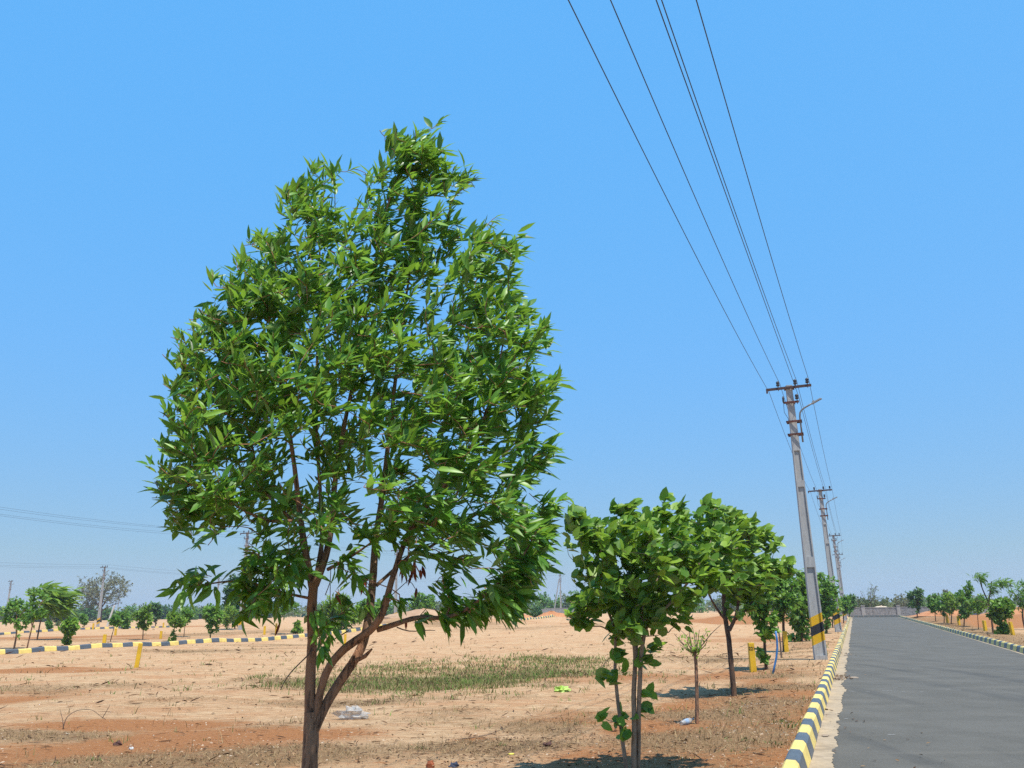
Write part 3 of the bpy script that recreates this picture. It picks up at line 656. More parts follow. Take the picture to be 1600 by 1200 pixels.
# ------------------------------------------------------------------ trees built from an outline at their own distance
def tree(name, label, base_px, stems, poly, nclus, tips_per, leaf, Lm, aspect, m, bark_m, seed, Y=None, per_tip=6, dens=None, wind=(.35, 0, .0), extra=(), spread=.1, group=None,
         thick=.85, rt=.004, up=.8, droop=0., tint0=.45, curl=.2, cat='tree', twigleaf=True, tvar=.17):
    rng = np.random.RandomState(seed); b = G(*base_px)
    if Y is None: Y = b[1]
    else: b = on_depth(base_px[0], base_px[1], Y); b[2] = gzf(b[0], b[1])
    o = b.copy(); root = empty(name, o); tag(root, label, cat, group)
    px = Y / (F_PX * 1.03); step = max(.04, px * 6)
    LB = []
    for (rows, d0, d1) in stems:
        p, r = limb_px(rows, Y, o, step, d0, d1)
        if abs(rows[0][1] - base_px[1]) < 14: p[0][2] = -.05
        LB.append((p, r))
    trunk_mesh('trunk', LB, bark_m, root, 9 if Y < 30 else 6, .05, seed)
    tips = []
    if nclus:
        for c in crown_pts(poly, Y, nclus, rng, dens, thick):
            for _ in range(tips_per): tips.append(c + rng.normal(0, 1, 3) * spread)
    for (u, v, k) in extra:
        for _ in range(k): tips.append(on_depth(u + rng.normal(0, spread * .4 / px), v + rng.normal(0, spread * .4 / px), Y + rng.normal(0, spread)))
    tips = np.array(tips); cen = tips.mean(0); out = tips - cen; out[:, 2] *= .5; out = unit(out); wv = np.array(wind)
    td = unit(out * .7 + np.array([0, 0, up]) + wv * .6 + rng.normal(0, .25, tips.shape))
    tw = grow(LB, tips - o, td, rt, step, rng)
    P, D, Ls, Ti = [], [], [], []
    for (path, r, oi) in tw:
        T_ = td[oi]; e = unit(path[-1] - path[-2]); Lt = np.linalg.norm(path[-1] - path[0])
        for i in range(per_tip):
            ra = unit(rng.normal(0, 1, 3)); P.append(path[-1] - e * Lm * rng.uniform(0, 1.1) + rng.normal(0, .15, 3) * Lm)
            D.append(T_ * .35 + ra + wv + np.array([0, 0, -droop])); Ls.append(Lm * rng.uniform(.65, 1.25)); Ti.append(rng.normal(tint0, tvar))
        if twigleaf:
            for i in range(int(per_tip * .5 * min(1.5, Lt / Lm / 3))):
                s = rng.uniform(.4, .95); j = min(len(path) - 2, int(s * (len(path) - 1))); ra = unit(rng.normal(0, 1, 3))
                P.append(path[j] + (path[j + 1] - path[j]) * rng.rand() + ra * Lm * .2); D.append(ra + wv + np.array([0, 0, .2 - droop])); Ls.append(Lm * rng.uniform(.6, 1.1)); Ti.append(rng.normal(tint0 - .08, tvar))
    P = np.array(P); D = np.array(D); Ls = np.array(Ls); n = len(P)
    NN = np.array([.15, -.55, .9]) + rng.normal(0, .5, (n, 3))
    join_mesh('crown', [(*leaf_data(P, D, NN, Ls, Ls * aspect * rng.uniform(.85, 1.15, n), np.array(Ti), leaf, curl, .3, rng), 0), (*twig_data(tw, 5 if Y < 30 else 3), 1)], [m, bark_m], root)
    return root

polyA = [(895, 805), (906, 850), (898, 900), (905, 950), (935, 962), (960, 985), (1000, 975), (1050, 965), (1095, 985), (1112, 960), (1122, 920), (1150, 885), (1158, 845), (1130, 815), (1095, 808), (1065, 806), (1040, 822), (1018, 812), (990, 805), (960, 818), (945, 850), (922, 835), (905, 800)]
tree('broadleaf_tree', 'bushy tree with heart-shaped leaves on several thin grey stems, just right of the largest tree', (987, 1214),
     [([(990, 1214, 6), (991, 1150, 5.4), (990, 1080, 5), (993, 1020, 4.5), (985, 960, 3.6), (983, 905, 3), (1000, 860, 2), (1010, 820, 1.3)], 0, .1),
      ([(997, 1214, 5), (998, 1150, 4.5), (999, 1080, 4.5), (1003, 1010, 4.2), (1010, 975, 3.8), (1045, 945, 3), (1080, 905, 2.2), (1105, 860, 1.2)], .05, -.25),
      ([(980, 1214, 4.5), (972, 1150, 4), (966, 1100, 3.8), (961, 1050, 3.4), (962, 985, 3), (940, 930, 2.2), (925, 870, 1.4)], -.03, .3),
      ([(992, 1060, 3), (996, 1000, 2.6), (1002, 950, 2.3), (1030, 900, 2), (1050, 850, 1.2)], 0, .4)],
     polyA, 84, 6, 'heart', .118, .35, M['heart'], M['bark_grey'], 31, per_tip=5, spread=.085, rt=.003, wind=(.85, 0, .16), up=.9, thick=.8, tint0=.68, tvar=.24,
     extra=((893, 808, 4), (905, 815, 3), (985, 792, 4), (1035, 788, 5), (1038, 800, 3), (1068, 800, 4), (1100, 788, 4), (1118, 795, 4), (955, 805, 3), (965, 798, 3), (895, 965, 4), (905, 940, 3), (1070, 965, 2), (1030, 1000, 3), (950, 1055, 2), (940, 1045, 1), (1018, 1078, 1), (1015, 1045, 1), (955, 1015, 1), (940, 1112, 1), (966, 1130, 2), (1012, 1105, 1), (975, 1152, 1), (1018, 1035, 1)))
polyB = [(1088, 840), (1110, 815), (1140, 814), (1168, 822), (1188, 840), (1200, 870), (1215, 885), (1222, 905), (1196, 920), (1165, 938), (1130, 935), (1100, 915), (1085, 880)]
tree('broadleaf_tree', 'young tree with single dark forked trunk and wind-swept broad leaves, behind the multi-stemmed one', (1146, 1088),
     [([(1147, 1089, 6), (1143, 1040, 5.2), (1139, 1000, 5), (1134, 970, 4.6), (1130, 935, 4), (1135, 890, 3), (1130, 840, 1.8)], 0, .2), ([(1139, 985, 4.5), (1150, 965, 3.2), (1154, 940, 3), (1160, 890, 2), (1170, 840, 1.3)], 0, -.3),
      ([(1150, 968, 2.4), (1162, 958, 2), (1180, 935, 1.6), (1195, 905, 1)], 0, .3), ([(1133, 968, 3), (1122, 955, 2.4), (1105, 925, 1.8), (1098, 880, 1.2)], 0, -.2)],
     polyB, 52, 6, 'heart', .165, .34, M['heart'], M['bark_dark'], 32, per_tip=6, spread=.16, rt=.005, wind=(.95, 0, .16), tint0=.84, tvar=.22,
     extra=((1205, 846, 4), (1200, 838, 3), (1172, 818, 4), (1130, 805, 3), (1150, 808, 3), (1232, 878, 4), (1225, 882, 4), (1222, 895, 5), (1116, 806, 3), (1185, 832, 3)))
# leafless sapling between them
def sapling():
    rng = np.random.RandomState(4); o = G(1089, 1131); Y = o[1]; root = empty('sapling', o)
    tag(root, 'slim straight sapling with bare spreading twigs and a tuft of small leaves on top', 'sapling')
    LB = [limb_px([(1089, 1132, 4), (1089, 1080, 3.8), (1087, 1030, 3.6), (1085, 1018, 3.2)], Y, o, .05)]; LB[0][0][0][2] = -.04
    tw = []
    for (u, v, d) in ((1052, 990, -.3), (1060, 1006, .2), (1066, 984, .3), (1075, 982, -.2), (1083, 978, .1), (1093, 984, -.3), (1104, 986, .3), (1126, 976, -.1), (1072, 996, -.4), (1099, 990, .4), (1056, 998, .1), (1108, 1000, -.2), (1088, 990, .2)):
        j1, j2 = rng.normal(0, 2.2, 2)
        p, r = limb_px([(1086, 1022, 1.5), ((1086 * 2 + u) / 3 + j1, (1022 * 2 + v) / 3 + 2, 1.1), ((1086 + 2 * u) / 3 - j2, (1022 + 2 * v) / 3 + j1, .8), (u + j2, v, .5)], Y, o, .05, 0, d); tw.append((p, r, 0))
    trunk_mesh('trunk', LB, M['bark'], root, 9, .05, 2)
    n = 170; j = rng.randint(0, len(tw), n); P = np.array([tw[a][0][int(rng.beta(1, 1.5) * (len(tw[a][0]) - 1))] for a in j]) + rng.normal(0, .03, (n, 3))
    lv = leaf_data(P, rng.normal(0, .6, (n, 3)) + np.array([.1, 0, .7]), rng.normal(0, .5, (n, 3)) + np.array([0, -.2, 1]), rng.uniform(.035, .07, n), rng.uniform(.010, .016, n), rng.uniform(.5, 1, n), 'lance', .2, .3, rng)
    join_mesh('crown', [(*lv, 0), (*twig_data(tw, 4), 1)], [M['far_b'], M['drytwig']], root)
sapling()

def ell(x0, x1, y0, y1, n=14, seed=0, j=.12):
    rg = random.Random(seed); cx, cy = (x0 + x1) / 2, (y0 + y1) / 2; out = []
    for i in range(n):
        a = i * 2 * math.pi / n; q = 1 + rg.uniform(-j, j); out.append((cx + (x1 - x0) / 2 * math.cos(a) * q, cy + (y1 - y0) / 2 * math.sin(a) * q))
    return out
def stemrows(bx, by, tx, ty, w0, w1, bend=0):
    return [(bx, by, w0), (bx + (tx - bx) * .33 + bend, by + (ty - by) * .33, w0 * .85), (bx + (tx - bx) * .66 + bend * .5, by + (ty - by) * .66, (w0 + w1) / 2), (tx, ty, w1)]
def row_tree(label, base, crown, m='far_a', seed=1, bm='bark_dark', stem=1.6, top=None, n=26, group=None, leaf='simple', Lpx=5.5, aspect=.3, name='young_tree', Y=None, side=True, wind=(.3, 0, 0), per=6, tp=5, extra=(), tint0=.45, droop=0., bend=0, cat='tree', up=.8, dens=None):
    """crown: (x0, x1, y0, y1) of its outline in the picture"""
    x0, x1, y0, y1 = crown; b = G(*base) if Y is None else None; yy = Y if Y else b[1]
    cx = (x0 + x1) / 2; tx, ty = top or (cx, y0 + (y1 - y0) * .35); s0 = stem; st = [(stemrows(base[0], base[1], tx, ty, s0, s0 * .4, bend), 0, 0)]
    if side:
        mx, my = base[0] + (tx - base[0]) * .55, base[1] + (ty - base[1]) * .55
        st.append(([(mx, my, s0 * .7), ((mx * 2 + x1) / 3, my - (my - y0) * .4, s0 * .45), (x1 - (x1 - x0) * .2, y0 + (y1 - y0) * .35, s0 * .25)], 0, -.4)); st.append(([(mx, my + 1, s0 * .6), ((mx * 2 + x0) / 3, my - (my - y0) * .35, s0 * .4), (x0 + (x1 - x0) * .2, y0 + (y1 - y0) * .4, s0 * .25)], 0, .4))
    px = yy / (F_PX * 1.03)
    return tree(name, label, base, st, ell(x0 + 1, x1 - 1, y0 + 1, y1, 14, seed, .27), n, tp, leaf, Lpx * px, aspect, M[m], M[bm], seed, Y=Y, per_tip=per, spread=max(x1 - x0, y1 - y0) * .07 * px, rt=max(.004, .16 * px), wind=wind, extra=extra, tint0=tint0, droop=droop, group=group, cat=cat, up=up, dens=dens)

# the rest of the left verge row, towards the pole and beyond it
row_tree('slender roadside tree with low tuft on its thin stem, beside the numbered yellow post', (1197, 1046), (1164, 1216, 884, 985), 'heart', 41, 'bark_dark', 3.2, n=46, leaf='heart', Lpx=9, aspect=.33, name='broadleaf_tree', extra=((1184, 1018, 4), (1186, 1030, 3), (1192, 1034, 2)), tint0=.6)
row_tree('dense green roadside tree behind the upright brown stake', (1225, 1018), (1198, 1248, 888, 968), 'far_a', 42, 'bark_dark', 3.4, n=50, Lpx=8, name='broadleaf_tree', tint0=.55)
row_tree('low-branching roadside tree leafy almost to the ground, left of the nearest pole', (1253, 1003), (1230, 1276, 892, 975), 'heart', 43, 'bark_dark', 2.2, n=50, leaf='heart', Lpx=7, aspect=.32, extra=((1240, 978, 6), (1250, 985, 6), (1262, 982, 6), (1236, 995, 6), (1246, 996, 5), (1262, 996, 5), (1256, 970, 4)), name='broadleaf_tree', tint0=.55)
row_tree('roadside tree showing between the two nearest poles', (1292, 990), (1270, 1308, 900, 972), 'far_a', 44, 'bark_dark', 1.8, n=44, Lpx=6.5, name='broadleaf_tree', extra=((1285, 978, 4), (1293, 980, 4)), tint0=.55)
row_tree('bright green low tree just left of the second pole', (1301, 981), (1291, 1312, 928, 968), 'far_b', 45, 'bark_dark', 1.4, n=30, Lpx=5, tint0=.4)
row_tree('small green tree showing right of the second pole', (1318, 974), (1309, 1328, 930, 958), 'far_a', 46, 'bark_dark', 1.1, n=26, Lpx=4.5, tint0=.5)
row_tree('furthest tree of the left verge row, touching the compound wall', (1327, 968), (1319, 1338, 928, 955), 'far_e', 47, 'bark_dark', .9, n=26, Lpx=4)

# trees along the right verge
RG = 'young trees along the right verge'
row_tree('conical dark green tree nearest the wall on the right verge', (1433, 966), (1420, 1445, 921, 952), 'far_e', 51, n=40, Lpx=4.2, stem=.9, group=RG, tint0=.6)
row_tree('multi-stemmed tree second from the wall on the right verge', (1462, 971), (1448, 1470, 926, 955), 'far_a', 52, n=34, Lpx=4.2, stem=.9, group=RG)
row_tree('thin leaning tree third from the wall on the right verge', (1475, 974), (1463, 1484, 929, 956), 'far_a', 53, n=30, Lpx=4.2, stem=1.0, bend=1.5, group=RG)
row_tree('yellow-green leaning tree fourth from the wall on the right verge', (1486, 976), (1474, 1500, 930, 954), 'far_b', 54, n=30, Lpx=4.4, stem=1.1, bend=1, group=RG)
row_tree('tall tree with narrow top and two dark stems on the right verge', (1506, 979), (1492, 1526, 924, 962), 'far_a', 55, n=46, Lpx=4.8, stem=1.3, group=RG, extra=((1511, 910, 5), (1514, 915, 6), (1506, 918, 6), (1518, 920, 5), (1512, 925, 5), (1503, 958, 4)))
row_tree('thin-stemmed olive tree on the right verge left of the flat-topped one', (1529, 984), (1514, 1546, 931, 956), 'far_b', 56, n=26, Lpx=4.6, stem=.8, top=(1526, 940), group=RG, tint0=.25)
row_tree('small tree with round glossy crown and leafy foot on the right verge', (1566, 991), (1547, 1583, 936, 968), 'heart', 57, n=44, Lpx=6, stem=1.3, leaf='heart', aspect=.35, group=RG, extra=((1556, 972, 4), (1565, 976, 6), (1572, 980, 6), (1560, 984, 6), (1570, 988, 6), (1576, 987, 5), (1563, 960, 5), (1559, 990, 3)), tint0=.5)
def feather_tree(label, base, stems, pads, seed, m='far_b', Lpx=13, group=None, wind=(.9, 0, -.05), n=7, Y=None):
    b = G(*base); yy = Y or b[1]; px = yy / (F_PX * 1.03)
    return tree('feathery_tree', label, base, stems, None, 0, 0, 'simple', Lpx * px, .10, M[m], M['bark_dark'], seed, per_tip=n, spread=4 * px, rt=.1 * px, wind=wind, extra=pads, up=.35, group=group, curl=.25, tint0=.45, twigleaf=False, Y=Y)
feather_tree('tall flat-topped tree with two feathery tiers standing above the right verge row', (1552, 989),
             [([(1552, 989, 2), (1549, 965, 1.7), (1545, 940, 1.5), (1536, 924, 1.2), (1530, 905, .9), (1529, 898, .6)], 0, .3), ([(1545, 940, 1.2), (1548, 920, 1.0), (1549, 908, .7)], 0, -.3), ([(1548, 925, .8), (1560, 915, .7), (1570, 908, .5)], 0, .4), ([(1545, 945, .8), (1535, 940, .6), (1525, 938, .5)], 0, -.4)],
             ((1521, 904, 3), (1529, 899, 7), (1537, 899, 5), (1532, 905, 5), (1542, 914, 5), (1552, 912, 7), (1547, 922, 7), (1560, 908, 6), (1570, 908, 8), (1578, 912, 6), (1566, 914, 5), (1556, 924, 4), (1528, 938, 5), (1535, 936, 3)), 58, 'far_a', 9, RG, n=6)
feather_tree('feathery tree at the right edge of the picture, nearest of the right verge', (1602, 984), [([(1602, 984, 2), (1596, 960, 1.7), (1600, 945, 1.4), (1606, 925, 1)], 0, 0), ([(1600, 945, 1.1), (1588, 930, .8), (1580, 925, .5)], 0, -.5)],
             ((1580, 926, 5), (1588, 920, 6), (1595, 914, 7), (1585, 935, 6), (1597, 930, 9), (1602, 920, 9), (1595, 940, 8), (1608, 935, 9), (1615, 925, 8), (1592, 948, 6), (1612, 945, 8)), 59, 'far_a', 9, RG, n=7)

# trees of the field rows on the left
LG = 'young trees along the left field kerb'
row_tree('bushy tree with dark curved trunk, leftmost behind the left field kerb', (22, 1013), (4, 48, 934, 985), 'far_a', 61, 'bark', 2.0, n=28, tint0=.6, Lpx=6, group=LG, bend=3)
row_tree('light-crowned tree with slanting trunk next to the leftmost bushy tree', (42, 1014), (40, 74, 920, 968), 'far_a', 62, 'bark', 1.6, n=20, Lpx=6, group=LG, tint0=.6, top=(57, 950))
feather_tree('leaning feathery tree with long wind-blown fronds pointing right, at the left of the field', (58, 1000),
             [([(58, 1000, 1.6), (64, 965, 1.4), (73, 947, 1.2), (78, 930, .8)], 0, 0), ([(70, 952, 1), (84, 945, .8), (92, 940, .6)], 0, .4)], ((64, 920, 6), (72, 925, 8), (80, 926, 9), (88, 930, 9), (74, 935, 8), (84, 942, 8), (92, 948, 5), (100, 930, 6), (66, 916, 3), (78, 940, 6)), 63, 'far_b', 24, LG, n=7, wind=(1.6, 0, -.3))
row_tree('low wide olive tree beyond the feathery one', (92, 978), (80, 110, 948, 975), 'far_c', 64, n=36, Lpx=5, stem=1)
row_tree('small shrubby tree with a leafy foot behind the left field kerb', (103, 1008), (96, 121, 967, 992), 'heart', 65, n=24, Lpx=6, stem=1.3, leaf='heart', aspect=.35, group=LG, extra=((103, 1002, 6), (107, 1000, 5), (101, 998, 3)), tint0=.65)
row_tree('thin sapling with small crown between two yellow posts', (172, 1003), (172, 192, 962, 976), 'far_a', 66, n=16, Lpx=5, stem=.9, group=LG, side=False)
row_tree('airy upright tree with bare lower stem behind the left field kerb', (223, 1000), (212, 238, 944, 978), 'far_b', 67, n=30, Lpx=5, stem=1.1, group=LG, tint0=.3)
row_tree('round-headed tree with leafy base behind the left field kerb', (270, 1003), (262, 287, 957, 979), 'far_b', 68, n=30, Lpx=5.5, stem=.9, group=LG, extra=((269, 990, 5), (271, 996, 6), (268, 1001, 4)))
row_tree('thin tree with light crown right of the round-headed one', (287, 996), (281, 301, 951, 972), 'far_a', 69, n=22, Lpx=5, stem=.8, group=LG, tint0=.6)
row_tree('leafy young tree with two slanting stems at the kerb', (328, 1000), (317, 348, 944, 978), 'far_a', 70, n=40, Lpx=5.5, stem=1.1, group=LG, tint0=.6, extra=((324, 978, 5), (338, 982, 5), (328, 986, 4)))
row_tree('yellow-green feathery tree near the middle field pole', (355, 985), (345, 369, 946, 973), 'far_b', 71, n=26, Lpx=6, aspect=.15, stem=.9, tint0=.6)
row_tree('drooping dark tree beside the middle field pole', (367, 984), (356, 380, 902, 965), 'far_e', 72, n=44, Lpx=9, aspect=.2, stem=1.2, droop=.9, tint0=.35)
row_tree('slanting thin tree seen between the big tree trunk and field pole', (432, 992), (430, 470, 930, 958), 'far_a', 73, n=24, Lpx=6, stem=1, top=(442, 948), group=LG, aspect=.15)
row_tree('low leafy shrub beside the field kerb, just left of the big tree trunk', (463, 990), (456, 474, 970, 990), 'far_b', 74, n=16, Lpx=5, stem=.7, side=False, name='shrub', cat='shrub')
row_tree('bright feathery bush seen between the big tree trunk forks', (532, 986), (508, 560, 930, 985), 'far_b', 75, n=50, Lpx=8, aspect=.16, stem=1.1, name='bush', cat='bush', tint0=.5)
row_tree('bushy green tree seen through the right fork of the big tree', (572, 979), (556, 596, 934, 972), 'far_a', 76, n=44, Lpx=5.5, stem=1.1, tint0=.6)
row_tree('green tree seen under the low right limb of the big tree', (655, 975), (640, 676, 924, 965), 'far_a', 77, n=44, Lpx=5, stem=1.1, Y=90, tint0=.6)
row_tree('small shrub in the middle of the far field row', (74, 985), (70, 80, 968, 985), 'far_a', 78, n=12, Lpx=4, stem=.6, side=False, name='shrub', cat='shrub')
row_tree('spindly young tree left of the pole in the far field row', (131, 984), (124, 138, 958, 975), 'far_a', 79, n=18, Lpx=4, stem=.6, side=False)
row_tree('wide low bush right of the pole in the far field row', (194, 983), (181, 206, 958, 979), 'far_a', 80, n=34, Lpx=4.4, stem=.9, name='bush', cat='bush', tint0=.55)
row_tree('tall narrow tree standing in the far field row', (243, 979), (234, 254, 940, 968), 'far_e', 81, n=34, Lpx=4.4, stem=1.1, tint0=.6)

# the spreading thorn tree on the skyline and other far trees
def acacia(label, base, Y, limbs, poly, n, seed, m='far_d', Lpx=3.0, tp=7, per=3, aspect=.25, name='thorn_tree', spread_px=4.5):
    px = Y / (F_PX * 1.03)
    return tree(name, label, base, limbs, poly, n, tp, 'simple', Lpx * px, aspect, M[m], M['bark_dark'], seed, Y=Y, per_tip=per, spread=spread_px * px, rt=.16 * px, wind=(0, 0, 0), up=.55, tint0=.5, thick=.9)
acacia('wide umbrella-shaped thorn tree with grey-green crown on the skyline', (157, 972), 178,
       [([(157, 972, 2.6), (158, 955, 2.3), (158, 945, 2)], 0, 0), ([(158, 952, 1.6), (148, 938, 1.2), (135, 925, .9), (126, 920, .5)], 0, 3), ([(158, 948, 1.6), (155, 930, 1.2), (150, 912, .6)], 0, -3), ([(158, 950, 1.6), (168, 935, 1.2), (182, 922, .9), (194, 915, .5)], 0, 3), ([(158, 948, 1.5), (164, 925, 1), (170, 908, .5)], 0, -2), ([(158, 955, 1.2), (170, 948, .9), (186, 942, .5)], 0, -4), ([(157, 957, 1.2), (142, 950, .9), (128, 948, .5)], 0, -3)],
       [(122, 918), (132, 908), (145, 907), (158, 902), (172, 903), (184, 903), (199, 908), (200, 922), (194, 935), (182, 940), (172, 938), (160, 936), (148, 942), (138, 948), (124, 952), (122, 946), (132, 938), (124, 928)], 115, 91, per=4, Lpx=3.2)
acacia('bare-topped thorny shrub tree rising behind the compound wall at the road end', (1357, 958), 132,
       [([(1357, 958, 1.2), (1358, 945, 1), (1360, 930, .7), (1362, 915, .3)], 0, 0), ([(1357, 948, .8), (1350, 935, .6), (1344, 923, .3)], 0, 2), ([(1358, 945, .8), (1366, 930, .5), (1369, 917, .3)], 0, -2), ([(1358, 948, .8), (1368, 940, .5), (1376, 934, .3)], 0, 1)],
       [(1340, 948), (1344, 936), (1350, 932), (1358, 922), (1364, 914), (1370, 918), (1368, 932), (1376, 938), (1386, 948)], 34, 92, 'far_c', 2.6, 6, 2)
for i, (u, v, x0, x1, y0, y1, m, lab) in enumerate(((1378, 957, 1364, 1396, 936, 955, 'far_c', 'low olive bush behind the wall between its two pillars'), (1407, 957, 1394, 1422, 928, 955, 'far_d', 'grey twiggy bush behind the wall right of its right pillar'), (1345, 957, 1335, 1360, 936, 956, 'far_c', 'low olive bush behind the wall near its left pillar'), (1478, 962, 1468, 1490, 920, 950, 'far_d', 'pale wispy tree far behind the right verge row'), (1438, 958, 1424, 1462, 938, 955, 'far_a', 'bright bush behind the wall at the end of the right verge'))):
    row_tree(lab, (u, v), (x0, x1, y0, y1), m, 100 + i, n=34, Lpx=3.2, stem=.7, Y=132, per=4, name='bush' if 'bush' in lab else 'tree', cat='bush' if 'bush' in lab else 'tree', aspect=.25)
FB = 'bushes along the far edge of the field'
rgf = random.Random(8)
FARB = [(-8, 12, 950, 'far_a'), (14, 22, 946, 'far_e'), (66, 30, 952, 'far_c'), (98, 24, 954, 'far_c'), (118, 26, 953, 'far_a'), (136, 22, 951, 'far_e'), (168, 22, 953, 'far_a'), (212, 26, 951, 'far_a'), (228, 22, 948, 'far_c'), (262, 26, 949, 'far_e'), (296, 24, 950, 'far_a'), (312, 20, 951, 'far_e'), (340, 26, 949, 'far_e'), (392, 30, 945, 'far_a'), (412, 26, 947, 'far_e'), (500, 26, 946, 'far_a'), (604, 26, 944, 'far_a'), (690, 30, 944, 'far_c'), (745, 36, 942, 'far_c'), (790, 32, 938, 'far_a'), (836, 34, 933, 'far_a'), (860, 26, 938, 'far_a'), (884, 26, 933, 'far_c'), (902, 22, 926, 'far_a'), (930, 34, 932, 'far_a'), (975, 34, 936, 'far_a'), (1030, 40, 937, 'far_c'), (1085, 36, 936, 'far_a'), (1130, 36, 934, 'far_c'), (1180, 36, 935, 'far_a'), (1225, 30, 934, 'far_c'), (1518, 30, 942, 'far_a'), (1580, 30, 944, 'far_c'), (1545, 26, 943, 'far_e')]
for i, (u, wd, top_, m) in enumerate(FARB):
    hzv = HZ - (u - 800) * math.tan(ROLL)     # horizon row there
    row_tree('low green bush in the distant line along the far edge of the field', (u, hzv + 9), (u - wd / 2 - 4, u + wd / 2 + 4, top_ - rgf.uniform(1, 6), hzv + 9), m, 120 + i, n=46, tp=6, Lpx=3.8, stem=.8, Y=215 + rgf.uniform(-12, 25), per=4, name='bush', cat='bush', group=FB, aspect=.3)
acacia('green rounded bush in front of the red earth bank, by the distant twin-legged pole', (838, 968), 120, [([(838, 968, 1.2), (838, 955, .9), (838, 950, .6)], 0, 0)], ell(828, 848, 950, 967, 12, 3), 26, 93, 'far_e', 3.6, 6, 5, .3, 'bush')

# a thin belt of scrub behind everything
def treeline():
    rng = np.random.RandomState(77); n = 26000
    az = np.concatenate([rng.uniform(R(-40), R(46), n)]); rad = rng.uniform(255, 330, n); x = rad * np.sin(az); y = rad * np.cos(az)
    hgt = (2.6 + 1.3 * wav(x, y, 40, 1) + 1.2 * wav(x, y, 14, 4)); keep = hgt > .7; x, y, hgt = x[keep], y[keep], hgt[keep]
    z = gz(x, y) + rng.beta(1.2, 1.1, len(x)) * hgt; m_ = len(x)
    P = np.stack([x, y, z], 1); D = rng.normal(0, 1, (m_, 3)); NN = rng.normal(0, .6, (m_, 3)) + np.array([0, 0, 1.])
    tag(leaves('treeline', P, D, NN, rng.uniform(.7, 1.4, m_), rng.uniform(.2, .45, m_), rng.normal(.45, .2, m_), M['far_c'], None, 'simple', .2, .3, rng), 'hazy belt of low scrub along the horizon', 'treeline', kind='stuff')
treeline()

# ------------------------------------------------------------------ utility poles and wires
ROAD_RZ = -math.atan2(RD[0], RD[1])
INS = ((-.31, 8.02), (.2, 8.02), (.55, 8.02))
def pole_master():
    root = empty('utility_pole', (0, 0, 0)); H = 8.06; tw = Matrix.Rotation(R(15), 3, 'Z')
    w_ = lambda z: .345 + (.175 - .345) * z / H; d_ = lambda z: .20 + (.13 - .20) * z / H
    mb = MB()
    def prism(z0, z1, x0, x1, y0, y1):        # x,y given as fractions of half width and half depth
        vs = []
        for z in (z0, z1):
            for (a, b) in ((x0, y0), (x1, y0), (x1, y1), (x0, y1)): vs.append(tuple(tw @ Vector((a * w_(z) / 2, b * d_(z) / 2, z))))
        mb.add(vs, [(3, 2, 1, 0), (4, 5, 6, 7), (0, 1, 5, 4), (1, 2, 6, 5), (2, 3, 7, 6), (3, 0, 4, 7)])
    cuts = [(-.3, .12), (2.55, 2.85), (4.9, 5.1), (6.0, H)]
    for (a, b) in cuts: prism(a, b, -1, 1, -1, 1)
    for (a, b) in ((.12, 2.55), (2.85, 4.9), (5.1, 6.0)):
        prism(a, b, -1, -.74, -1, 1); prism(a, b, .74, 1, -1, 1); prism(a, b, -.74, .74, -.5, .5)
    mb.build('shaft', M['pole'], root)
    mb = MB(); mb.box((0, -.10, 7.97), (1.32, .05, .075)); mb.box((0, .10, 7.97), (.30, .03, .07)); mb.box((.13, 0, 7.97), (.02, .2, .05)); mb.box((-.13, 0, 7.97), (.02, .2, .05)); mb.box((-.65, -.1, 7.93), (.05, .06, .14))
    arm = mb.build('crossarm', M['steel'], root)
    def ins(x, z, par):
        mb = MB(); mb.lathe([(.012, -.12), (.012, .02), (.045, .03), (.06, .07), (.035, .09), (.05, .11), (.05, .16), (.02, .19)], (x, -.1, z), 10); mb.build('insulator', M['porcelain'], par, True)
    for (x, z) in INS: ins(x, z, arm)
    mb = MB(); mb.box((.02, -.11, 7.50), (.46, .045, .06)); mb.box((0, .11, 7.50), (.26, .03, .05)); arm2 = mb.build('lower_arm', M['clamp'], root); ins(.2, 7.55, arm2)
    mb = MB(); mb.lathe([(.02, -.1), (.03, -.06), (.03, .06), (.02, .1)], (-.2, -.13, 7.6), 8); mb.build('insulator', M['porcelain'], arm2, True)
    for z in (6.90, 6.50):
        mb = MB(); mb.box((.04, -.115, z), (.46, .03, .055)); mb.box((.04, .115, z), (.44, .03, .055)); mb.box((-.17, 0, z), (.025, .26, .045)); mb.box((.25, 0, z), (.03, .26, .05)); mb.build('clamp', M['clamp'], root)
    mb = MB(); pts = [(.22, -.02, 6.25), (.22, -.02, 6.9), (.22, -.02, 7.05), (.235, -.02, 7.15), (.28, -.02, 7.23), (.36, -.02, 7.29), (.5, -.02, 7.36), (.62, -.02, 7.42)]
    mb.tube(pts, .026, 8); la = mb.build('lamp_arm', M['lampgrey'], root, True)
    mb = MB(); rot = Matrix.Rotation(R(-25), 3, 'Y'); mb.box((.75, -.02, 7.475), (.34, .12, .05), .8, rot=rot); mb.box((.66, -.02, 7.46), (.08, .09, .08), .8, rot=rot); mb.build('lamp_head', M['lampgrey'], la, bevel=.01)
    mb = MB(); mb.tube([(-.2, -.13, 7.5), (-.21, -.14, 7.2), (-.12, -.13, 7.0), (-.1, -.12, 6.85)], .008, 5); mb.build('drop_cable', M['wire'], root)
    return root
PM = pole_master()
def copy_tree(o, parent=None):
    c = o.copy(); COL.objects.link(c)
    if parent: c.parent = parent
    for ch in list(o.children): copy_tree(ch, c)
    return c
_used = []
